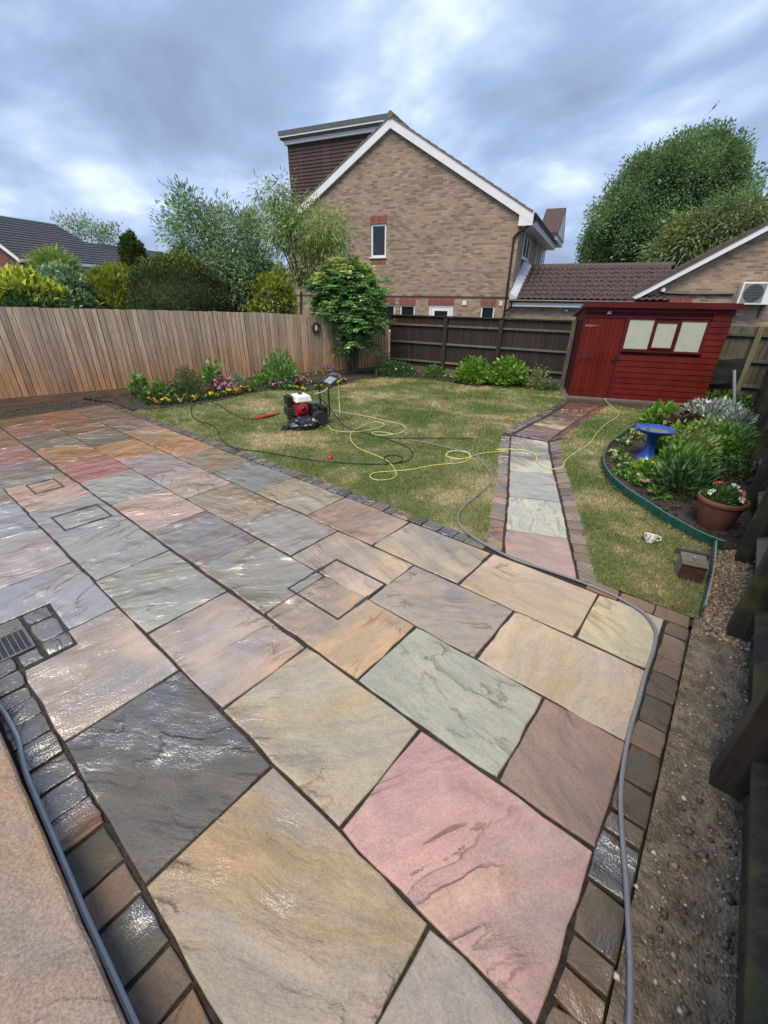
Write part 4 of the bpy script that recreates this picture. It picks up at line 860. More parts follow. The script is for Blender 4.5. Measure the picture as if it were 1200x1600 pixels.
def clump_cloud(lobes, ncl, per, sig, shell=.55, droop=0.0, up=.3, tvar=.22, hue=.12, lo=-1):
    """clumps spread through ellipsoid lobes (c, r); returns points, directions, tints"""
    vol = np.array([np.prod(r) ** .67 for c, r in lobes]); idx = rng.choice(len(lobes), ncl, p=vol / vol.sum())
    C = np.array([lobes[i][0] for i in idx]); R = np.array([lobes[i][1] for i in idx])
    u = unit(rng.normal(0, 1, (ncl, 3))); u[:, 2] = np.where(u[:, 2] < lo, -u[:, 2], u[:, 2]); q = (shell + (1 - shell) * rng.random(ncl) ** .6)[:, None]
    cc = C + vframe(C, u * R * q)
    ct = rng.normal(1, tvar, ncl).clip(.5, 1.7); ch = rng.normal(0, hue, ncl)
    k = np.repeat(np.arange(ncl), per); n = len(k)
    off = rng.normal(0, 1, (n, 3)).clip(-1.6, 1.6) * sig; P = cc[k] + off
    D = unit(off / sig * .7 + u[k] * .8 + rng.normal(0, .5, (n, 3)) + np.array([0, 0, up - droop]))
    t = (ct[k] * rng.normal(1, .16, n).clip(.5, 1.6))[:, None]; h_ = (ch[k] + rng.normal(0, hue * .5, n))[:, None]
    T = t * np.concatenate([1 + h_, np.ones_like(h_), 1 - h_ * .6], 1)
    return P, D, T.clip(.2, 3)
def vframe(c, o):
    """turn offsets (across, along, up) as seen from the patio into world offsets"""
    c = np.atleast_2d(c)[:, :2]; e = c / np.linalg.norm(c, axis=1, keepdims=True); o = np.asarray(o)
    o = np.atleast_2d(o)
    return np.stack([o[..., 0] * e[:, 1] + o[..., 1] * e[:, 0], -o[..., 0] * e[:, 0] + o[..., 1] * e[:, 1], o[..., 2]], -1)
def lobe(px0, py0, px1, py1, D, depth=1.0):
    mx_, my_ = (px0 + px1) / 2, (py0 + py1) / 2
    c = hd(mx_, my_, D); rw = np.linalg.norm((hd(px1, my_, D) - hd(px0, my_, D))[:2]) / 2; rh = abs(hd(mx_, py0, D)[2] - hd(mx_, py1, D)[2]) / 2
    return (c, np.array([rw, rw * depth, rh]))
BARK = m_wood('grey brown bark', (.055, .043, .033), (.11, .09, .07), grain=(14, 14, 3), rough=.85, bump=1.0)
def limb(parent, pts, r0, r1, name='branch', per=5):
    P = spline(pts, per); n = len(P); return MB().tube(P, [r0 + (r1 - r0) * i / (n - 1) for i in range(n)], 7).build(name, BARK, parent, smooth=True)
def woody(t, base, tips, r0, fork=.35):
    """trunk to the fork, then a limb to each crown lobe"""
    b = np.array(base, float); m = np.mean(np.array(tips), 0); fk = b + (m - b) * fork
    limb(t, [b * 0, (fk - b) * .5 + rng.normal(0, .03, 3) * np.array([1, 1, 0]), fk - b], r0, r0 * .7, 'trunk')
    for p in tips:
        p = np.array(p) - b; a = fk - b; mid = a + (p - a) * .5 + rng.normal(0, .06, 3) * np.linalg.norm(p - a)
        limb(t, [a, mid, p], r0 * .5, r0 * .12)
M_BIG = m_leaf('broadleaf green', (0.196, 0.297, 0.160)); M_EUC = m_leaf('grey green leaf', (0.246, 0.355, 0.217), .3); M_WIL = m_leaf('willowy light green leaf', (0.251, 0.336, 0.120), .35)
M_CON = m_leaf('dark conifer spray', (0.062, 0.105, 0.036), .2); M_GOLD = m_leaf('golden conifer spray', (0.271, 0.324, 0.052), .3); M_LAU = m_leaf('glossy laurel leaf', (0.131, 0.229, 0.083), .2, .28, .5)
M_VAR = m_leaf('variegated yellow leaf', (0.469, 0.501, 0.078), .25, .3); M_MAH = m_leaf('glossy pinnate leaf', (0.174, 0.341, 0.123), .25, .25, .6); M_MAHY = m_leaf('pale new leaf', (0.566, 0.631, 0.207), .3, .35)
M_BED = m_leaf('bedding leaf', (0.120, 0.251, 0.055), .25); M_HYD = m_leaf('bright fresh leaf', (0.165, 0.315, 0.050), .3, .4); M_DK = m_leaf('deep green leaf', (0.061, 0.135, 0.043), .15, .4)
M_SIL = m_leaf('silver leaf', (0.34, 0.41, 0.37), .1, .6); M_PUR = m_leaf('bronze leaf', (0.109, 0.078, 0.065), .15, .4)
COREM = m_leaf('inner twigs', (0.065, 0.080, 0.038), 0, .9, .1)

def tree(name, label, base, lobes, mat, ncl, per, sig, L, aspect, r0, group=None, fork=.35, cat='tree', part='crown', **k):
    t = thing(name, label, cat, base, 0, group)
    woody(t, base, [c for c, r in lobes], r0, fork)
    P, D, T = clump_cloud(lobes, ncl, per, sig, **k); leaves(part, P - np.array(base), D, L * rng.uniform(.6, 1.25, len(P)), aspect, T, mat, t); return t
# big tree beyond the garages
DT = 34.0
BL = [lobe(*q, DT, .9) for q in ((985, 228, 1145, 335), (1075, 212, 1148, 300), (918, 285, 1060, 415), (965, 310, 1140, 440), (1085, 265, 1172, 390), (910, 335, 985, 440), (1095, 335, 1180, 450), (968, 250, 1050, 335))]
bt = hd(1060, 480, DT); bt[2] = -.3
tree('broadleaf_tree', 'large rounded leafy green tree standing behind the garage roof', bt, BL, M_BIG, 520, 400, .40, .145, .62, .30, shell=.55, tvar=.20, hue=.06)
WL = [lobe(*q, 29.0, .8) for q in ((1040, 330, 1130, 440), (1100, 305, 1200, 420), (1010, 370, 1080, 440))]
wb = hd(1110, 480, 29.0); wb[2] = -.3
tree('weeping_tree', 'grey green feathery tree in front of the big tree above the neighbour roof', wb, WL, m_leaf('feathery grey green leaf', (0.186, 0.251, 0.126), .3), 150, 130, .30, .26, .22, .12, droop=1.0, tvar=.2)
# trees and shrubs over the left fence
EL_ = [lobe(*q, 15, .9) for q in ((262, 318, 345, 420), (315, 325, 410, 440), (330, 390, 425, 480), (275, 300, 305, 360), (300, 380, 380, 470), (385, 330, 425, 420))]
eb = hd(372, 500, 15); eb[2] = -.2
tree('eucalyptus_tree', 'grey green airy tree with upright shoots above the left fence', eb, EL_, M_EUC, 300, 60, .19, .125, .30, .07, droop=.2, tvar=.24)
SLb = hd(466, 500, 13.3); SLb[2] = -.1
SLl = [lobe(*q, 13.3, .85) for q in ((430, 318, 530, 395), (415, 335, 470, 400), (400, 290, 440, 330), (470, 350, 545, 400), (420, 285, 470, 345), (500, 330, 535, 380), (440, 395, 500, 440))]
tree('willow_leaved_tree', 'slender light green tree with narrow drooping leaves before the brick gable', SLb, SLl, M_WIL, 170, 62, .15, .15, .17, .05, droop=1.1, tvar=.2, fork=.62)
def dome(name, label, L, mat, n, ls, aspect, mat2=None, frac=0.0, top=.4, cat='shrub', wob=.12, up=.5):
    """clipped bush: a twiggy core and leaf sprays over its skin"""
    c, r = L; base = np.array([c[0], c[1], -.05]); t = thing(name, label, cat, base)
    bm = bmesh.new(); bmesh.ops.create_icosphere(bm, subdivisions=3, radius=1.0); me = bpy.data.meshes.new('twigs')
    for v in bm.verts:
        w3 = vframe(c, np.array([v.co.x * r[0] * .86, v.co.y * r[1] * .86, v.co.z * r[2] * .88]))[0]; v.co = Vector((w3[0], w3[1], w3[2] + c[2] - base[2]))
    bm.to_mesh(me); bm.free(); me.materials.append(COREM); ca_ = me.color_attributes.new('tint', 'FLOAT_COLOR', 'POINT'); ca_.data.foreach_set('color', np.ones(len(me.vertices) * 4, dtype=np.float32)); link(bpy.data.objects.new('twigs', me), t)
    limb(t, [(0, 0, 0), (0, 0, max(.2, c[2] - base[2]) * .5), (0, 0, c[2] - base[2])], .05, .03, 'stem')
    u = unit(rng.normal(0, 1, (n, 3))); u[:, 2] = np.where((u[:, 2] < -.5), -u[:, 2], u[:, 2])
    ph = np.sin(u[:, 0] * 7 + 2 * np.sin(u[:, 1] * 5)) * np.sin(u[:, 2] * 8 + u[:, 1] * 4)
    P = c - base + vframe(c, u * r * (.93 + wob * ph + rng.normal(0, .055, n))[:, None])
    D = unit(vframe(c, u) * .8 + rng.normal(0, .45, (n, 3)) + np.array([0, 0, up])); T = (rng.normal(1, .22, n).clip(.4, 1.8) * (1 + .18 * ph))[:, None] * np.array([1, 1, 1.0])
    s = np.zeros(n, bool)
    if mat2 is not None: s = rng.random(n) < np.clip((u[:, 2] - top) * 3, 0, 1) * frac
    LL = ls * rng.uniform(.6, 1.3, n)
    leaves('foliage', P[~s], D[~s], LL[~s], aspect, T[~s], mat, t)
    if s.any(): leaves('new_growth', P[s] * np.array([1.02, 1.02, 1.01]), D[s], LL[s] * 1.1, aspect, T[s], mat2, t)
    return t
dome('conifer_dome', 'large dark clipped conifer dome with yellow green tips behind the fence', lobe(204, 402, 362, 545, 14.2, .8), M_CON, 30000, .055, .40, M_GOLD, .25, .60, wob=.025)
dome('golden_conifer', 'bright yellow green conifer hedge between the variegated shrub and dark dome', lobe(128, 422, 245, 520, 16.0, .6), M_GOLD, 6000, .15, .25, up=1.2)
dome('golden_conifer', 'small golden conifer tip rising beside the dark clipped dome', lobe(268, 385, 318, 470, 15.6, .8), M_GOLD, 1800, .12, .25, up=1.4)
dome('golden_shrub', 'golden yellow leaved shrub under the slender tree behind the fence', lobe(384, 432, 462, 530, 14.6, .8), M_VAR, 2600, .12, .45, M_GOLD, .5, .1)
dome('golden_shrub', 'taller green and gold conifer at the corner of the brick house', lobe(408, 418, 460, 520, 16.4, .8), m_leaf('lime conifer', (0.261, 0.370, 0.065), .3), 2200, .13, .3, M_VAR, .4, .2, up=1.0)
dome('columnar_conifer', 'tall dark round-topped columnar conifer in front of the far roof', lobe(191, 369, 234, 470, 24.0, .9), M_CON, 6000, .14, .3)
dome('variegated_laurel', 'green shrub with yellow young leaves at the far left over the fence', lobe(-45, 434, 120, 545, 13.0, .6), M_LAU, 3600, .16, .42, M_VAR, .8, .25)
dome('grey_green_shrub', 'rounded grey green shrub behind the yellow leaved laurel', lobe(58, 420, 150, 530, 15.5, .8), M_EUC, 4200, .13, .4)
dome('palm_shrub', 'light green spiky shrub rising behind the grey green shrub', lobe(55, 402, 128, 470, 17.5, .8), m_leaf('palmy leaf', (0.261, 0.348, 0.109), .3), 1800, .34, .09)
dome('bushy_tree', 'blue green leafy bush filling in behind the airy tree', lobe(330, 395, 425, 545, 16.8, .8), M_EUC, 3600, .14, .35)
FTl = [lobe(*q, 62, .8) for q in ((92, 336, 130, 372), (120, 345, 165, 380), (155, 355, 192, 385))]
ftb = hd(140, 440, 62); ftb[2] = -1
tree('distant_tree', 'thin distant tree top showing over the dark grey roof', ftb, FTl, M_EUC, 40, 34, .40, .34, .4, .15)
# pinnate-leaved tree in front of the pale fence
mb_ = gp(552, 584); mt = thing('mahonia_tree', 'multi stemmed evergreen with glossy pinnate leaves in front of the pale fence', 'tree', mb_)
ML = [lobe(*q, 12.55, .85) for q in ((482, 420, 560, 500), (530, 415, 602, 500), (485, 455, 555, 535), (540, 465, 606, 545), (505, 405, 575, 470), (510, 480, 595, 550), (505, 440, 590, 530))]
for c_, r_ in ML:
    p = c_ - mb_; limb(mt, [(random.uniform(-.06, .06), random.uniform(-.06, .06), 0), (p[0] * .25, p[1] * .25, .45), (p[0] * .7, p[1] * .7, p[2] * .75), p], .05, .016, 'stem')
def pinnate(lobes, nro, per, leaflets, fl):
    P, D, T, Y = [], [], [], []
    cz = np.mean([c[2] for c, r in lobes])
    for _ in range(nro):
        c, r = lobes[rng.integers(len(lobes))]; u = unit(rng.normal(0, 1, 3)); u[2] = abs(u[2]) if rng.random() < .6 else u[2]
        o_ = c + vframe(c, u * r * rng.uniform(.5, 1.0))[0]; yl = (u[2] > .35 and rng.random() < .30)
        tone = rng.normal(1, .2)
        for q in range(per):
            a = 6.283 * q / per + rng.uniform(0, .4); dr = unit(np.array([math.cos(a), math.sin(a), .30]) + u * .9 + rng.normal(0, .4, 3)); sd_ = unit(np.cross(dr, [0, 0, 1.0]))
            ln = fl * rng.uniform(.7, 1.2)
            for j in range(leaflets):
                s = (j // 2 + 1) / (leaflets / 2 + .5); sgn = 1 if j % 2 else -1
                p_ = o_ + dr * ln * s - np.array([0, 0, .28 * ln * s * s]); P.append(p_); D.append(dr * .45 + sd_ * sgn + np.array([0, 0, -.15])); T.append(tone * rng.normal(1, .12)); Y.append(yl)
    return np.array(P), np.array(D), np.array(T).clip(.4, 1.8), np.array(Y)
P, D, T, Y = pinnate(ML, 420, 8, 12, .28); T3 = T[:, None] * np.array([1, 1, 1.0])
leaves('crown', P[~Y] - mb_, D[~Y], .105 * rng.uniform(.7, 1.2, (~Y).sum()), .34, T3[~Y], M_MAH, mt); leaves('young_leaves', P[Y] - mb_, D[Y], .10, .34, T3[Y], M_MAHY, mt)

# ---- bedding plants
FLM = {}
def flm(c):
    if c not in FLM: FLM[c] = m_leaf('petal %d %d %d' % tuple(int(v * 100) for v in c), c, .25, .6, .2)
    return FLM[c]
def plant(name, label, base, r, h, n, ls, aspect, mat, flowers=(), cat='plant', group=None, up=.8, nst=6, spiky=False, gap=.0):
    t = thing(name, label, cat, base, 0, group); b = np.zeros(3)
    st = MB()
    for i in range(nst):
        a = 6.283 * i / nst + random.random(); q = random.uniform(.2, .7) * r; st.tube([(0.1 * q * math.cos(a), .1 * q * math.sin(a), -.02), (q * .5 * math.cos(a), q * .5 * math.sin(a), h * .4), (q * math.cos(a), q * math.sin(a), h * .8)], [.006, .005, .003], 5)
    kind(st.build('stems', BARK, t), 'stuff')
    u = unit(rng.normal(0, 1, (n, 3))); u[:, 2] = np.abs(u[:, 2]); q = rng.random(n) ** .4
    if spiky: P = np.stack([rng.normal(0, r * .12, n), rng.normal(0, r * .12, n), np.zeros(n)], 1); D = u + np.array([0, 0, up]); LL = h * rng.uniform(.6, 1.2, n)
    else: P = u * q[:, None] * np.array([r, r, h]) * .9; P[:, 2] += gap * h; D = u * .8 + rng.normal(0, .4, (n, 3)) + np.array([0, 0, up * .4]); LL = ls * rng.uniform(.6, 1.3, n)
    tt = rng.normal(1, .25, n).clip(.4, 1.8)[:, None] * np.array([1, 1, 1.0]); leaves('foliage', P, D, LL, aspect, tt, mat, t)
    for col, m, size in flowers:
        uu = unit(rng.normal(0, 1, (m, 3))); uu[:, 2] = np.abs(uu[:, 2]) * .9 + .25; uu = unit(uu)
        cs = uu * np.array([r, r, h * .95]) * rng.uniform(.75, 1.02, (m, 1)) + np.array([0, 0, gap * h + size * .4])
        np_ = 7; k = np.repeat(np.arange(m), np_); a = np.tile(np.arange(np_) * 6.283 / np_, m)
        nn = unit(uu + np.array([0, -.2, .5]))[k]; e1 = unit(np.cross(nn, [0.3, .9, .1])); e2 = np.cross(nn, e1)
        d_ = e1 * np.cos(a)[:, None] + e2 * np.sin(a)[:, None] + nn * .35
        o = leaves('flowers', cs[k], d_, size * .55 * rng.uniform(.8, 1.2, len(k)), .75, rng.normal(1, .14, len(k)).clip(.6, 1.4)[:, None] * np.ones(3), flm(col), t)
        hb = MB()
        for c_ in cs: hb.lathe([(0, -.3), (.8, -.2), (1, .3), (.5, .8), (0, .9)][:0] or [(size * .02, 0), (size * .12, size * .05), (size * .05, size * .12)], 6, tuple(c_))
        kind(hb.build('flower_centres', flm((.45, .30, .03)), t), 'stuff')
    return t
G_ = lambda x, y: gp(x, y, .01)
Z7 = lambda x, y, z=.01: gp(190 + x / 4.8, 540 + y / 4.8, z)
YEL, ORG, PEA, PUR, PNK, MAG, WHT, RED_, CRM = (.75, .60, .04), (.75, .33, .04), (.62, .34, .15), (.16, .02, .14), (.58, .22, .42), (.36, .05, .22), (.78, .76, .74), (.55, .06, .07), (.70, .56, .50)
row = [(225, 440, ORG, 'orange'), (325, 445, YEL, 'yellow'), (412, 432, PEA, 'peach'), (503, 420, YEL, 'pale yellow'), (592, 412, PEA, 'brownish peach'), (675, 400, YEL, 'bright yellow'), (740, 388, ORG, 'pale orange'), (820, 375, YEL, 'lemon'), (870, 362, ORG, 'amber'), (910, 352, PEA, 'apricot'), (965, 346, ORG, 'golden orange')]
places = ['nearest the patio border', 'second along the row from the patio', 'third along the row from the patio', 'fourth along the row, beside the dark bush', 'fifth along the row, in front of the dark bush', 'sixth along the row by the hose loop', 'seventh along the row below the pink flowers', 'eighth along the row below the pink flowers', 'ninth along the row', 'tenth along the row', 'last in the row before the large shrub']
for (x, y, c, nm), pl_ in zip(row, places):
    plant('pansy_plant', nm + ' bedding flower ' + pl_, Z7(x, y), .13, .13, 170, .055, .5, M_DK, [(c, 4, .085)], 'flower', 'bedding flowers along the left lawn edge')
plant('purple_flower_plant', 'dark purple flowers at the patio end of the left bed', Z7(205, 400), .20, .22, 200, .07, .6, M_BED, [(PUR, 9, .09), (WHT, 1, .06)], 'flower')
plant('broad_leaved_plant', 'broad leaved green plant at the patio end by the fence', Z7(150, 385),   .22, .40, 130, .11, .7, M_BED, (), gap=.2)
plant('broad_leaved_plant', 'green leafy plant behind the second yellow bedding flower', Z7(300, 400), .24, .34, 120, .11, .7, M_BED, [(MAG, 5, .07)], gap=.15)
plant('purple_flower_plant', 'mauve and pink flowers left of the dark bush', Z7(420, 385), .18, .36, 110, .08, .6, M_BED, [(PUR, 4, .08), (PNK, 6, .08)], 'flower')
plant('dark_bush', 'dense dark green bush in front of the fence in the left bed', Z7(515, 385), .36, .74, 2600, .045, .30, M_DK, (), 'shrub', up=2.0)
plant('broad_leaved_plant', 'tall plant with large round leaves behind the pink flowers', Z7(700, 345), .26, .56, 130, .12, .7, M_BED, (), gap=.3)
plant('pink_flower_plant', 'bright pink flowering azalea in the middle of the left bed', Z7(770, 345), .36, .34, 260, .06, .5, M_BED, [(PNK, 60, .085)], 'flower')
plant('grey_bush', 'small grey green bush behind the pink flowers by the fence', Z7(885, 300), .28, .36, 700, .05, .35, M_EUC, (), 'shrub')
plant('leafy_shrub', 'large loose leafy shrub against the fence behind the machine', G_(440, 601), .50, .92, 1300, .10, .45, M_MAH, [(PEA, 5, .06)], 'shrub')
plant('leafy_shrub', 'low green shrub left of the large loose shrub', G_(412, 604), .36, .40, 500, .07, .5, M_BED, (), 'shrub')
plant('pink_flower_plant', 'small dusty pink flowers at the foot of the large loose shrub', G_(432, 607), .22, .20, 130, .06, .5, M_DK, [(PNK, 22, .065)], 'flower')
plant('pink_flower_plant', 'dusky pink flowers right of the large loose shrub', G_(470, 603), .22, .24, 130, .06, .5, M_DK, [(MAG, 12, .07), (PNK, 12, .07)], 'flower')
plant('phlox_plant', 'tall purple flower heads behind the machine handle', G_(512, 600), .26, .46, 160, .07, .4, M_BED, [((.30, .10, .42), 26, .075)], 'flower', gap=.25)
plant('red_flower_plant', 'thin reddish flowering plant between the loose shrub and purple flowers', G_(488, 601), .16, .52, 100, .06, .4, M_EUC, [((.42, .14, .14), 9, .06)], 'flower', gap=.2)
for i, ((x, y), c, lb) in enumerate(zip(((450, 609), (463, 609), (477, 610), (497, 608), (523, 602), (530, 600), (537, 597)), (YEL, ORG, YEL, YEL, ORG, YEL, ORG),
        ('left of the machine engine', 'above the machine engine, orange', 'above the white fuel tank', 'seen through the machine handle', 'right of the machine handle, orange', 'second right of the machine handle', 'furthest right by the tree foot'))):
    plant('bedding_plant', 'small yellow bedding flower ' + lb, G_(x, y), .10, .09, 70, .05, .5, M_DK, [(c, 3, .075)], 'flower', 'bedding flowers behind the machine')
# ---- back bed
plant('ground_cover_shrub', 'wide low dark green shrub at the fence corner', G_(618, 586), .72, .42, 1700, .07, .5, M_DK, [(CRM, 2, .07)], 'shrub')
plant('ground_cover_shrub', 'small mid green shrub right of the wide low shrub', G_(678, 588), .36, .34, 700, .08, .4, M_BED, (), 'shrub')
plant('hydrangea_bush', 'bright green rounded hydrangea bush, left of the pair', G_(738, 599), .52, .66, 900, .115, .62, M_HYD, (), 'shrub', gap=.08)
plant('hydrangea_bush', 'bright green rounded hydrangea bush, right of the pair and taller', G_(791, 601), .54, .70, 950, .115, .62, M_HYD, (), 'shrub', gap=.08)
plant('rose_bush', 'sparse twiggy rose bush beside the hydrangea', G_(838, 606), .34, .66, 220, .075, .5, M_WIL, [((.40, .13, .08), 5, .05)], 'shrub', nst=12)
plant('ground_cover_shrub', 'low dark plants at the foot of the fence post by the shed', G_(858, 609), .30, .20, 350, .05, .5, M_DK, (), 'shrub')
plant('white_flower_plant', 'little white flowers below the fence between the two low shrubs', G_(702, 592), .16, .12, 90, .05, .5, M_DK, [(CRM, 5, .06)], 'flower')
plant('climbing_plant', 'pale twiggy plant against the corner where the two fences meet', G_(603, 584), .20, .62, 160, .07, .5, M_WIL, [(CRM, 6, .06)], 'plant', nst=10, gap=.1)
# ---- right bed
Z5 = lambda x, y, z=.02: gp(930 + x / 4.444, 600 + y / 4.444, z)
prm = [((275, 345), 'furthest primrose beside the bird bath bowl', CRM), ((205, 420), 'white primrose behind the edging curve', WHT), ((150, 495), 'pale primrose at the tip of the edging curve', CRM), ((175, 545), 'cream primrose left of the bird bath foot', CRM), ((205, 600), 'primrose just below the bird bath foot', CRM), ((215, 645), 'small yellowish primrose near the edging', (.62, .60, .30)), ((262, 675), 'primrose below the yellow flower', CRM), ((330, 705), 'pink and white primrose in the middle of the edging', (.68, .40, .45)), ((432, 775), 'peach primrose nearest the terracotta pot', PEA), ((268, 375), 'small pink primrose left of the bird bath', (.66, .45, .48))]
for (x, y), lb, c in prm: plant('primrose_plant', lb, Z5(x, y), .115, .085, 90, .065, .5, M_BED, [(c, 6, .05)], 'flower', 'primroses inside the green edging')
plant('yellow_flower_plant', 'leafy plant with a single yellow flower below the bird bath', Z5(350, 640), .21, .20, 240, .09, .5, M_HYD, [(YEL, 2, .06)], 'flower')
plant('strappy_plant', 'strappy green plant right of the bird bath foot', Z5(430, 490), .22, .28, 130, .2, .12, M_HYD, (), spiky=True)
plant('hosta_plant', 'green leafy plant with white flowers behind the bird bath', Z5(450, 290), .32, .36, 300, .13, .45, M_HYD, [(WHT, 4, .08)], 'flower', gap=.1)
plant('lily_plant', 'dark green upright leafy plant left of the terracotta pot', Z5(600, 760), .34, .42, 620, .12, .28, M_DK, (), up=1.8, gap=.1)
plant('lily_plant', 'dark narrow leaved plant in the centre of the right bed', Z5(560, 650), .30, .40, 420, .12, .25, M_BED, (), up=1.8, gap=.1)
plant('flowering_shrub', 'loose light green shrub in the middle of the right bed', Z5(640, 520), .40, .42, 800, .085, .45, M_WIL, (), 'shrub', gap=.1)
plant('flowering_shrub', 'taller mid green shrub behind the loose light green one', Z5(760, 470), .46, .48, 900, .08, .45, m_leaf('mid green leaf', (0.174, 0.273, 0.077), .3), (), 'shrub', gap=.1)
plant('flowering_shrub', 'green shrub against the right fence below the silver foliage', Z5(900, 520), .40, .50, 800, .08, .45, M_BED, (), 'shrub', gap=.1)
plant('ground_cover_shrub', 'low dark plants under the fence behind the terracotta pot', Z5(960, 640), .28, .26, 400, .06, .5, M_DK, (), 'shrub')
plant('yellow_green_shrub', 'yellow green leafy shrub right of the blue bowl', Z5(590, 430), .30, .36, 420, .09, .4, M_HYD, (), 'shrub', gap=.1)
plant('silver_foliage', 'silver leaved plant with white flowers at the end of the shed', Z5(840, 280), .52, .46, 1500, .10, .30, M_SIL, [(WHT, 16, .07)], 'plant', up=1.2)
plant('silver_foliage', 'silver leaved plant against the right fence beyond the green shrubs', Z5(960, 330), .34, .40, 700, .10, .30, M_SIL, [(WHT, 4, .06)], 'plant', up=1.2)
plant('silver_foliage', 'white flowered silver clump at the shed corner nearest the lawn', Z5(680, 235), .26, .36, 500, .10, .30, M_SIL, [(WHT, 9, .06)], 'plant', up=1.2)
plant('ivy_patch', 'dark leafy ground cover in the gap behind the shed end', Z5(860, 130), .60, .30, 700, .10, .7, M_BED, (), 'plant')
# ================================================================== THINGS ON THE GROUND
def hose(name, label, pts, r, mat, cat='hose', z=None, per=6, n=8):
    P = spline(pts, per); b = P[0].copy(); b[2] = 0
    o = MB().tube([p - b for p in P], r, n).build(name, mat, None, smooth=True, loc=tuple(b)); tag(o, label, cat); return o
ZL = lambda x, y, z=.012: gp(200 + x / 2, 530 + y / 2, z)
YHOSE = m_plain('yellow hose', (.56, .58, .16), .4, .15, 30); CHOSE = m_plain('faded cream hose', (.52, .50, .33), .45, .15, 30); GHOSE = m_plain('blue grey hose', (.19, .195, .22), .28, .12, 20); BHOSE = m_plain('black rubber hose', (.016, .018, .020), .45, .3, 30)
WR = rad(69.5); WB = gp(485, 662, 0); wx, wy = np.array([math.cos(WR), math.sin(WR), 0]), np.array([-math.sin(WR), math.cos(WR), 0])
wl_ = lambda x, y, z: WB + wx * x + wy * y + np.array([0, 0, z])       # machine frame -> world
gun = (ZL(400, 250), ZL(465, 236))
hose('pressure_hose', 'black high pressure hose looping over the lawn from spray gun to machine', [ZL(*q) for q in ((399, 251), (350, 245), (310, 222), (270, 200), (235, 190), (210, 197), (198, 215), (202, 243), (225, 257), (260, 267), (281, 285), (288, 308), (310, 329), (345, 342), (420, 352), (500, 365), (580, 378), (700, 388), (800, 390), (848, 383), (857, 372), (843, 364), (815, 363), (800, 371), (812, 385), (850, 386), (882, 374), (889, 356), (870, 335), (820, 315), (760, 298), (712, 284))] + [ZL(672, 268, .05), ZL(640, 226, .22), wl_(.20, -.10, .42), wl_(.12, -.10, .45)], .0085, BHOSE)
hose('garden_hose', 'bright yellow hose looping over the lawn and across the path to the shed', [ZL(*q) for q in ((575, 272), (592, 280), (600, 274), (622, 268), (640, 284), (690, 290), (740, 286), (800, 270), (775, 258), (735, 270), (703, 288), (695, 310), (720, 340), (780, 365), (812, 382), (832, 404), (838, 425), (820, 437), (780, 440), (757, 430), (768, 418), (812, 413), (880, 408), (960, 393), (1040, 386), (1070, 372), (1060, 356), (1022, 348), (996, 355), (1003, 367), (1042, 374), (1072, 366), (1056, 352), (1015, 350), (992, 362), (1015, 374), (1060, 372), (1090, 360), (1135, 353), (1180, 349))] + [Z4(*q) + np.array([0, 0, .012]) for q in ((300, 413), (385, 412), (470, 418), (520, 432), (550, 455), (557, 490), (590, 520), (640, 536), (700, 533), (722, 510), (730, 485), (790, 435), (880, 380), (930, 310), (985, 255), (1050, 215), (1067, 190), (1050, 165), (1020, 142))] + [np.array([-2.10, 10.50, .02]), np.array([-2.135, 10.68, .03])], .0062, YHOSE)
hose('supply_hose', 'pale cream hose hanging from the machine handle and coiled on the grass', [wl_(.12, .05, .50), wl_(.30, -.02, .55), wl_(.44, -.05, .70), wl_(.50, -.14, .70), wl_(.50, -.16, .40), wl_(.48, -.2, .12)] + [ZL(*q) for q in ((640, 222), (680, 230), (740, 240), (800, 254), (850, 265), (868, 277), (858, 290), (825, 298), (780, 300), (762, 292), (790, 290), (830, 297))], .0075, CHOSE)
GL = [ZL(*q, .016) for q in ((878, 314), (940, 325), (1000, 339), (1055, 350), (1090, 366), (1115, 395), (1135, 422), (1134, 448), (1100, 480), (1052, 520), (1032, 550), (1036, 580), (1070, 611), (1108, 636))] + [gp(x, y, .017) for x, y in ((800, 872), (850, 889), (900, 906), (950, 926), (985, 944), (1010, 962), (1025, 987), (1022, 1015), (1010, 1050), (998, 1095), (985, 1140), (975, 1190), (970, 1240), (972, 1300), (978, 1370), (982, 1440), (985, 1510), (984, 1600), (975, 1720))]
hose('water_hose', 'thick blue grey hose curving round the right corner of the patio', GL, .0105, GHOSE)
hose('water_hose', 'blue grey hose lying along the doorstep at the bottom left', [gp(x, y, .016) for x, y in ((-40, 1060), (0, 1105), (15, 1128), (28, 1155), (33, 1180), (41, 1210), (55, 1245), (80, 1303), (106, 1365), (131, 1425), (156, 1480), (181, 1535), (210, 1600), (250, 1690))], .0112, m_plain('pale grey hose', (.36, .38, .40), .24, .1, 20))
lance = MB().tube([(0, 0, 0), tuple(ZL(1080, 310, .014) - ZL(800, 308, .014))], .010, 8).tube([tuple((ZL(1080, 310, .014) - ZL(800, 308, .014)) * q) for q in (.0, .08)], .016, 8).build('lance_rod', m_plain('brown oxidised steel', (.06, .045, .036), .5, .3), None, smooth=True, loc=tuple(ZL(800, 308, .014))); tag(lance, 'straight dark lance rod lying on the grass', 'lance')
sg_ = thing('spray_gun', 'red and black spray gun lying on the lawn left of the machine', 'spray gun', gun[0])
gv_ = gun[1] - gun[0]; gl = float(np.linalg.norm(gv_)); sg_.rotation_euler = (0, 0, math.atan2(gv_[1], gv_[0]))
REDP = m_plain('red plastic', (.42, .030, .022), .4, .15)
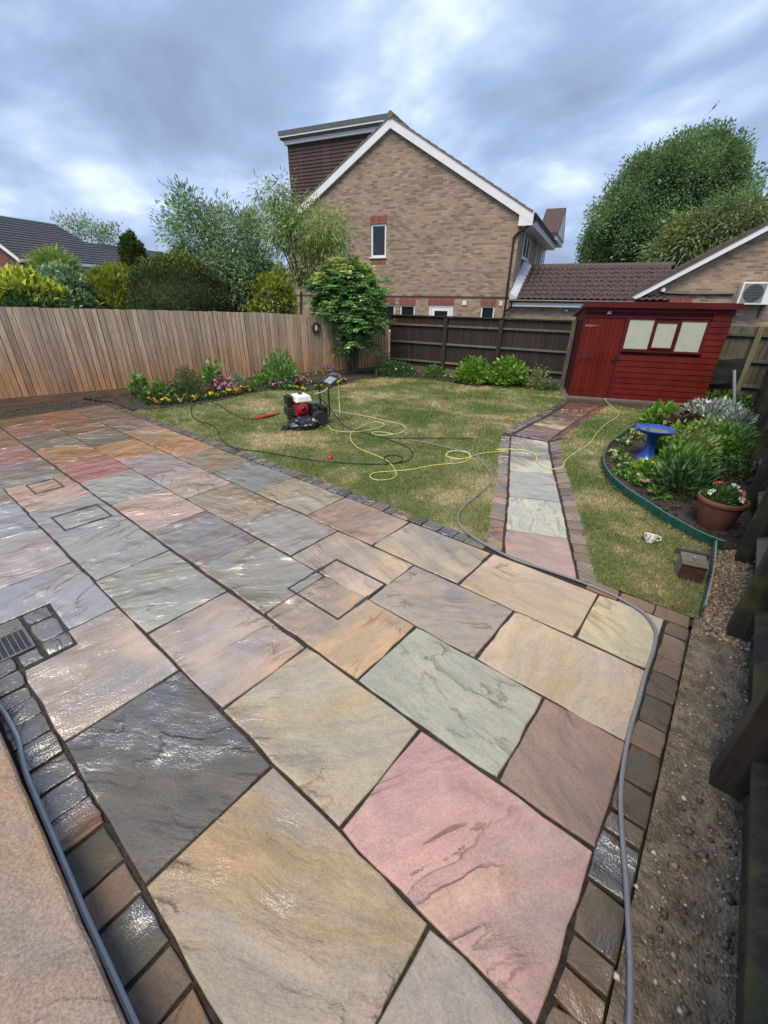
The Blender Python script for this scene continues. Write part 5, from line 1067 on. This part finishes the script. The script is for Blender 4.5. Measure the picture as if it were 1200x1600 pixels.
MB().tube([(0, 0, .01), (gl * .25, 0, .016), (gl * .75, 0, .02), (gl, 0, .016)], [.02, .027, .026, .016], 8).build('grip', REDP, sg_, smooth=True); MB().box(gl * .35, gl * .72, -.045, -.02, .0, .02).build('trigger', BLACK, sg_, bevel=.004)
MB().tube([(gl, 0, .016), (gl * 1.12, 0, .016)], .013, 8).build('collar', BLACK, sg_); MB().tube([(gl * 1.12, 0, .016), (gl * 1.42, .01, .016)], .006, 6).build('nozzle_tube', m_plain('brass', (.45, .33, .08), .35, .1, metallic=.6), sg_)
cap = thing('hose_stopper', 'small red hose cap lying on the lawn by the black hose', 'stopper', ZL(632, 374, 0))
MB().lathe([(.012, 0), (.03, .0), (.032, .03), (.02, .045), (.0, .046)], 12).build('shell', REDP, cap, smooth=True); MB().lathe([(.010, .046), (.012, .06), (0, .062)], 8).build('spout', REDP, cap)

# ---- pressure washer
pw = thing('pressure_washer', 'petrol pressure washer with red engine, white tank and black handle on the lawn', 'pressure washer', WB, WR)
for s in (-1, 1):
    tr = MB().lathe([(.075, -.04), (.118, -.042), (.135, -.028), (.138, 0), (.135, .028), (.118, .042), (.075, .04)], 24, (.08, s * .25, .138), 'y').build('wheel', m_plain('tyre rubber', (.018, .018, .019), .75, .3) if s < 0 else bpy.data.materials['tyre rubber'], pw, smooth=True)
    MB().lathe([(.0, -.02), (.03, -.03), (.05, -.022), (.078, -.03), (.078, .03), (.0, .03)], 20, (.08, s * .25, .138), 'y').build('rim', m_plain('pale rim', (.36, .38, .40), .4, .2), tr, smooth=True)
    MB().tube(spline([(-.36, s * .18, .10), (-.1, s * .18, .12), (.22, s * .19, .13), (.29, s * .20, .20), (.29, s * .20, .58), (.33, s * .20, .67), (.50, s * .19, .775)], 5), .0145, 8).build('handle_tube', BLACKMET, pw, smooth=True)
MB().tube(spline([(.50, -.19, .775), (.555, -.12, .80), (.56, 0, .802), (.555, .12, .80), (.50, .19, .775)], 5), .0145, 8).build('handle_bar', GREYMET, pw, smooth=True)
MB().tube([(.29, -.20, .50), (.29, .20, .50)], .009, 6).tube([(.29, -.2, .24), (.29, .2, .24)], .009, 6).build('cross_bar', BLACKMET, pw)
MB().hexa([(.36, -.165, .668), (.49, -.165, .745), (.49, .165, .745), (.36, .165, .668), (.357, -.165, .684), (.487, -.165, .761), (.487, .165, .761), (.357, .165, .684)]).build('control_panel', m_plain('blue grey panel', (.24, .28, .32), .35, .25, 14), pw, bevel=.005)
MB().tube([(.08, -.24, .138), (.08, .24, .138)], .011, 8).build('axle', GREYMET, pw); MB().box(-.36, .22, -.17, .17, .135, .155).build('base_plate', BLACKMET, pw, bevel=.004)
for s in (-1, 1): MB().lathe([(.0, 0), (.028, 0), (.024, .10), (0, .10)], 10, (-.32, s * .15, .0)).build('rubber_foot', BLACK, pw)
MB().lathe([(.0, -.06), (.08, -.06), (.10, -.045), (.10, .0), (.09, .03), (.0, .035)], 24, (-.17, -.12, .315), 'y').build('recoil_cover', m_plain('glossy engine red', (.36, .010, .018), .3, .1), pw, smooth=True)
MB().lathe([(.0, -.08), (.03, -.08), (.04, -.07), (.04, -.062), (0, -.062)], 16, (-.17, -.115, .315), 'y').build('recoil_centre', BLACK, pw)
MB().box(-.27, -.05, -.10, .14, .17, .40).build('crankcase', bpy.data.materials['glossy engine red'], pw, bevel=.025)
for i in range(5): MB().box(-.30 + .0, -.272, -.06, .10, .20 + i * .034, .218 + i * .034).build('cooling_fin', GREYMET, pw)
tk = MB().hexa([(-.29, -.18, .42), (.01, -.18, .42), (.01, .15, .42), (-.29, .15, .42), (-.265, -.16, .53), (-.025, -.16, .53), (-.025, .13, .53), (-.265, .13, .53)]).build('fuel_tank', m_plain('white enamel', (.74, .74, .70), .3, .06), pw, bevel=.022)
MB().lathe([(0, 0), (.033, 0), (.036, .022), (.0, .028)], 14, (-.15, 0, .53)).build('filler_cap', BLACK, tk)
MB().box(-.40, -.29, -.05, .14, .36, .52).build('air_filter', BLACK, pw, bevel=.018); MB().box(-.42, -.30, -.04, .13, .19, .33).build('silencer', m_plain('sooty silencer', (.03, .028, .026), .6, .4), pw, bevel=.015)
MB().box(.0, .15, -.07, .08, .20, .36).build('pump', m_plain('cast pump', (.075, .075, .078), .45, .3), pw, bevel=.012); MB().tube([(.05, -.10, .30), (.05, -.06, .30)], .024, 10).tube([(.15, 0, .27), (.20, 0, .27)], .022, 10).tube([(.12, -.10, .40), (.06, -.07, .36)], .014, 8).build('valve', GREYMET, pw, smooth=True)
MB().box(.16, .28, -.16, .16, .11, .30).build('hose_hook_box', BLACK, pw, bevel=.01)
bag = thing('black_bag', 'crumpled black plastic bag lying in front of the pressure washer', 'bag', gp(474, 670, 0), rad(38.9))
bm = bmesh.new(); bmesh.ops.create_icosphere(bm, subdivisions=4, radius=1.0)
for v in bm.verts:
    c = v.co; w_ = .10 * math.sin(c.x * 7 + 3 * c.z) * math.cos(c.y * 6 + 2 * c.x) + .06 * math.sin(c.x * 15 + c.y * 11) + .05 * math.sin(c.z * 13 - c.y * 9)
    f = 1 + w_; v.co = Vector((c.x * .27 * f, c.y * .15 * f, max(.002, .085 + c.z * .125 * f + .03 * c.x)))
me = bpy.data.meshes.new('bag_body'); bm.to_mesh(me); bm.free(); me.materials.append(m_plain('black polythene', (.016, .018, .022), .28, .3, 14)); link(bpy.data.objects.new('bag_body', me), bag)
MB().tube([(-.24, -.02, .05), (-.33, -.06, .05), (-.34, -.10, .02), (-.28, -.12, .03), (-.22, -.08, .05)], .022, 7).build('handle_loop', bpy.data.materials['black polythene'], bag, smooth=True)
dc = thing('black_drape', 'black plastic cover sagging over the left wheel of the pressure washer', 'cover', gp(463, 655, 0), rad(38.9))
bm = bmesh.new(); bmesh.ops.create_icosphere(bm, subdivisions=4, radius=1.0)
for v in bm.verts:
    c = v.co; f = 1 + .09 * math.sin(c.x * 8 + 2 * c.y) * math.cos(c.z * 6) + .06 * math.sin(c.y * 13 + c.x * 9); v.co = Vector((c.x * .16 * f, c.y * .12 * f, max(.004, .15 + c.z * .15 * f)))
me = bpy.data.meshes.new('sheet'); bm.to_mesh(me); bm.free(); me.materials.append(bpy.data.materials['black polythene']); link(bpy.data.objects.new('sheet', me), dc)

# ---- green corrugated lawn edging
def edging(name, label, pl, h0, h1, mat, mat2, wl=.085, amp=.010):
    P = spline(pl, 10); P = [np.array([p[0], p[1], 0]) for p in P]; d = np.r_[0, np.cumsum([np.linalg.norm(P[i + 1] - P[i]) for i in range(len(P) - 1)])]
    s = np.arange(0, d[-1], .008); X = np.interp(s, d, [p[0] for p in P]); Y_ = np.interp(s, d, [p[1] for p in P]); tx, ty = np.gradient(X), np.gradient(Y_); l = np.hypot(tx, ty); nx_, ny_ = -ty / l, tx / l
    ph = (s / wl) % 1.0; off = amp * np.abs(np.sin(np.pi * ph)) ** .6
    rows_ = []
    for z, k in ((h0, 1), (h1 - .004, 1), (h1, .9), (h1, -.1), (h0, -.1)):
        o_ = off * k + (0 if k > 0 else -.003); rows_.append(np.stack([X + nx_ * o_, Y_ + ny_ * o_, np.full_like(X, z)], 1))
    V = np.concatenate(rows_); m = len(X); ii, jj = np.meshgrid(np.arange(4), np.arange(m - 1), indexing='ij'); a = (ii * m + jj).ravel()
    b = np.array([X[0], Y_[0], 0]); t = thing(name, label, 'edging', b)
    me = mesh_np('strip', V - b, np.stack([a, a + 1, a + m + 1, a + m], 1)); me.materials.append(mat); link(bpy.data.objects.new('strip', me), t)
    MB().tube([np.array([x, y, h1 + .002]) - b for x, y in zip(X[::6], Y_[::6])], .0065, 6).build('rim', mat2, t, smooth=True); return t
GRN = m_plain('green plastic edging', (.008, .070, .052), .35, .35, 12); GRN2 = m_plain('weathered green rim', (.075, .17, .145), .45, .3, 12)
edging('lawn_edging', 'curved green corrugated plastic edging round the flower bed', EDGE[::-1], -.01, .095, GRN, GRN2)
edging('lawn_edging', 'short grey green corrugated edging between small lawn and gravel', EDGE2, -.01, .085, m_plain('dark grey green edging', (.05, .085, .080), .5, .3, 12), m_plain('faded grey rim', (.26, .29, .28), .55, .25, 12), .07, -.016)

# ---- bird bath
BLU = m_plain('blue glazed ceramic', (.020, .060, .285), .22, .22, 8)
bb = thing('bird_bath', 'royal blue glazed bird bath standing in the curved flower bed', 'bird bath', gp(1009, 717, .0))
MB().lathe([(.0, 0), (.135, 0), (.14, .02), (.115, .05), (.085, .11), (.065, .20), (.062, .27), (.075, .33), (.10, .37), (.0, .37)], 28).build('pedestal', BLU, bb, smooth=True)
bo = MB().lathe([(.0, .36), (.11, .365), (.20, .395), (.248, .43), (.252, .445), (.240, .452), (.225, .438), (.16, .415), (.0, .405)], 40).build('bowl', BLU, bb, smooth=True)
MB().lathe([(0, .418), (.165, .4185), (.168, .4205), (0, .421)], 32).build('water', m_plain('murky water', (.10, .12, .12), .05, .2, 5), bo)
# ---- pots
TER = m_plain('terracotta', (.185, .072, .040), .7, .25, 6, bump=.3)
pb = gp(1112, 822, 0); tp = thing('terracotta_pot', 'large terracotta pot planted with white and red flowers', 'flower pot', pb)
MB().lathe([(.0, 0), (.125, 0), (.135, .02), (.185, .24), (.188, .27), (.205, .275), (.212, .30), (.205, .318), (.188, .316), (.18, .28), (.0, .27)], 36).build('pot', TER, tp, smooth=True)
MB().lathe([(0, .270), (.182, .272), (.182, .284), (0, .290)], 24).build('compost', SOIL, tp)
plant('potted_pansies', 'leafy plants with white and red flowers growing in the terracotta pot', pb + np.array([.0, .0, .28]), .20, .15, 700, .045, .3, m_leaf('fresh fine leaf', (.075, .15, .03), .3), [(WHT, 5, .075), ((.62, .14, .16), 4, .075)], 'flower')
b2 = gp(1063, 688, 0); bp = thing('blue_pot', 'blue glazed pot with brown rim behind the bird bath', 'flower pot', b2)
MB().lathe([(0, 0), (.16, 0), (.22, .20), (.225, .24), (.0, .235)], 28).build('pot', BLU, bp, smooth=True); MB().lathe([(.225, .235), (.245, .24), (.245, .262), (.22, .262), (.215, .24)], 28).build('rim', m_plain('brown glaze', (.14, .075, .05), .4, .2), bp, smooth=True)
MB().lathe([(0, .238), (.214, .239), (.214, .246), (0, .248)], 24).build('compost', SOIL, bp)
plant('heuchera_plant', 'dark bronze leaved plant growing in the blue pot', b2 + np.array([0, 0, .24]), .26, .20, 420, .085, .75, M_PUR, (), 'plant')
# ---- cup and wooden box on the small lawn
mg = thing('china_cup', 'white china cup with dark floral pattern tilted on the grass', 'cup', gp(1014, 848, .004), rad(20)); mg.rotation_euler = (rad(-20), rad(8), rad(30))
def m_china():
    t = NT('patterned china'); v = t.tex(); n = t.noise(v, 42.0, 3, .6, .6); t.pbsdf(Base_Color=t.mix(t.math('MULTIPLY', t.mr(n, .56, .60), .92), (.80, .80, .78), (.045, .045, .07)), Roughness=.15); return t.m
cu_ = MB().lathe([(.0, 0), (.03, 0), (.032, .006), (.048, .03), (.056, .06), (.062, .085), (.058, .085), (.052, .06), (.044, .032), (.0, .012)], 28).build('bowl', m_china(), mg, smooth=True)
MB().tube(spline([(.056, 0, .068), (.088, 0, .072), (.092, 0, .045), (.052, 0, .030)], 6), .006, 7).build('handle', bpy.data.materials['patterned china'], mg, smooth=True)
bx = thing('nest_box', 'small weathered wooden box with overhanging lid on the small lawn', 'box', gp(1074, 900, 0), rad(14))
BOXW = m_wood('weathered box timber', (.13, .115, .095), (.25, .225, .19), rough=.8, grain=(3, 22, 22)); BOXR = m_wood('red brown box timber', (.06, .022, .015), (.10, .04, .026), rough=.7, grain=(3, 22, 22))
MB().box(-.085, .085, -.075, -.062, .0, .14).build('front_panel', BOXR, bx, bevel=.002)
for s in (-1, 1): MB().box(.072 * s - .012, .072 * s + .012, -.0615, .075, .0, .15).build('side_panel', BOXW, bx, bevel=.002)
MB().box(-.083, .083, .0755, .088, .0, .16).build('back_panel', BOXW, bx, bevel=.002)
MB().hexa([(-.088, -.085, .142), (.088, -.085, .142), (.088, .075, .162), (-.088, .075, .162), (-.088, -.085, .155), (.088, -.085, .155), (.088, .075, .175), (-.088, .075, .175)]).build('lid', BOXW, bx, bevel=.002)
MB().box(-.12, .12, .089, .115, .135, .185).build('lid_batten', m_wood('grey batten', (.06, .055, .05), (.11, .10, .09), grain=(3, 22, 22)), bx, bevel=.002); MB().box(-.008, .008, -.02, .03, .166, .182).build('lid_knob', BOXW, bx, bevel=.002)

# ---- plaque on the pale fence, gully, manhole covers, bird
s_ = 6.19; fp = FA + fd * s_; fn = np.array([fd[1], -fd[0]])
wr = thing('fence_ornament', 'round dark wreath ornament with a pale figure hanging on the pale fence', 'ornament', (fp[0] + fn[0] * .05, fp[1] + fn[1] * .05, 1.27), math.atan2(fd[1], fd[0]))
MB().tube([(.11 * math.cos(q), 0, .12 * math.sin(q)) for q in np.linspace(0, 6.283, 20)], .025, 7, False).build('ring', m_plain('dark wicker', (.035, .026, .02), .8, .4, 30), wr, smooth=True)
MB().lathe([(.0, -.075), (.03, -.07), (.045, -.03), (.03, .02), (.025, .055), (.0, .075)], 14).build('figure', m_plain('pale stoneware', (.42, .43, .45), .5, .2), wr, smooth=True)
gu = thing('drain_gully', 'grey metal grate over a drain gully at the near left edge', 'drain', (-3.07, .04, 0))
GRM = m_plain('dull galvanised grate', (.15, .155, .16), .45, .25, 14, metallic=.4)
MB().box(-.13, .115, -.11, .09, -.010, -.006).build('well', m_plain('dark water', (.006, .006, .008), .15), gu)
MB().box(-.14, .125, .076, .092, -.006, .003).box(-.14, .125, -.112, -.096, -.006, .003).box(-.14, -.124, -.096, .076, -.006, .003).box(.109, .125, -.096, .076, -.006, .003).build('frame', GRM, gu)
for i in range(13): MB().box(-.117 + i * .0178, -.113 + i * .0178, -.096, .076, -.005, .001).build('grate_bar', GRM, gu)
for i in range(5): MB().box(-.124, .109, -.072 + i * .030, -.066 + i * .030, -.0045, .0015).build('grate_bar', GRM, gu)
def manhole(label, x0, x1, y0, y1, hand):
    t = thing('manhole_cover', label, 'manhole cover', ((x0 + x1) / 2, (y0 + y1) / 2, 0)); a, b = (x1 - x0) / 2, (y1 - y0) / 2; m = m_plain('dark steel tray edge', (.045, .048, .050), .4, .35, 20) if 'dark steel tray edge' not in bpy.data.materials else bpy.data.materials['dark steel tray edge']
    w_ = .007; mb = MB()
    for q in (0, .012): 
        aa, bb_ = a - q, b - q; mb = MB().box(-aa, aa, -bb_, -bb_ + .004, -.02, .0035).box(-aa, aa, bb_ - .004, bb_, -.02, .0035).box(-aa, -aa + .004, -bb_ + .004, bb_ - .004, -.02, .0034).box(aa - .004, aa, -bb_ + .004, bb_ - .004, -.02, .0034); mb.build('outer_frame' if q == 0 else 'inner_frame', m, t)
    MB().box(-a + .0045, a - .0045, -b + .0045, -b + .0115, .0, .0024).box(-a + .0045, a - .0045, b - .0115, b - .0045, .0, .0024).box(-a + .0045, -a + .0115, -b + .0115, b - .0115, .0, .0024).box(a - .0115, a - .0045, -b + .0115, b - .0115, .0, .0024).build('seal', MORTAR, t)
    for hx, hy, L_, vert in hand:
        (MB().box(hx - L_ / 2, hx + L_ / 2, hy - .011, hy + .011, .0, .0055) if not vert else MB().box(hx - .015, hx + .015, hy - L_ * .7, hy + L_ * .7, .0, .0065)).build('lifting_slot', m, t, bevel=.002)
manhole('square paved inspection cover with dark steel frame in the middle of the patio', -2.19, -1.635, 1.535, 2.075, ((-.27, .05, .09, True), (.27, -.01, .11, True)))
manhole('paved inspection cover set in the blue grey slab', -4.90, -4.485, .745, 1.165, ((.20, .06, .09, True), (-.20, .07, .09, True)))
manhole('paved inspection cover set in the peach slab further left', -6.065, -5.68, .815, 1.10, ((-.18, .05, .08, True),))
bp_ = hd(1117, 166, 45.0); bd = thing('bird', 'small dark bird in flight high above the large tree', 'bird', bp_, rad(38.9))
BM = m_plain('dark feathers', (.05, .055, .065), .7, .2)
MB().tube([(-.12, 0, -.16), (-.05, 0, -.07), (.02, 0, .02), (.10, 0, .10)], [.02, .06, .055, .02], 8).build('body', BM, bd, smooth=True)
MB().hexa([(-.02, -.02, .0), (.06, .02, .08), (.30, .05, .34), (.22, .03, .30), (-.02, -.02, .012), (.06, .02, .092), (.30, .05, .345), (.22, .03, .308)]).build('wing', BM, bd); MB().hexa([(-.06, -.02, -.06), (.02, .02, .02), (-.28, .05, -.30), (-.30, .03, -.36), (-.06, -.02, -.048), (.02, .02, .032), (-.28, .05, -.292), (-.30, .03, -.352)]).build('wing', BM, bd)
# clear tarpaulin and board behind the shed end
tg = gp(1098, 634, 0); tp_ = thing('leaning_pipe', 'pale grey plastic pipe leaning in the gap behind the shed end', 'pipe', (.05, 11.55, 0))
MB().tube([(.15, -.1, .0), (-.10, .15, .75)], .03, 8).build('tube', m_plain('pale grey plastic', (.20, .23, .25), .35, .2), tp_, smooth=True)
cs = thing('plastic_sheet', 'crumpled dull plastic sheet hung on the fence behind the shed', 'sheet', tuple(BK0 + bkd * 8.1 + np.array([.02, -.16])) + (.45,), rad(9))
N_ = 16; V = [((i / N_ - .5) * 1.1, .006 * math.sin(i * .9 + j * .4) + .004 * math.sin(j * .8), (j / N_) * .50 + .03 * math.sin(i * .5)) for j in range(N_ + 1) for i in range(N_ + 1)]
V += [(x, y + .004, z) for x, y, z in V]; n1_ = (N_ + 1) ** 2; Fq = [(j * (N_ + 1) + i, j * (N_ + 1) + i + 1, (j + 1) * (N_ + 1) + i + 1, (j + 1) * (N_ + 1) + i) for j in range(N_) for i in range(N_)]
MB().add(V, Fq + [tuple(q + n1_ for q in f)[::-1] for f in Fq]).build('film', m_plain('dull clear film', (.022, .025, .027), .75, .3, 9, spec=.15), cs, smooth=True)
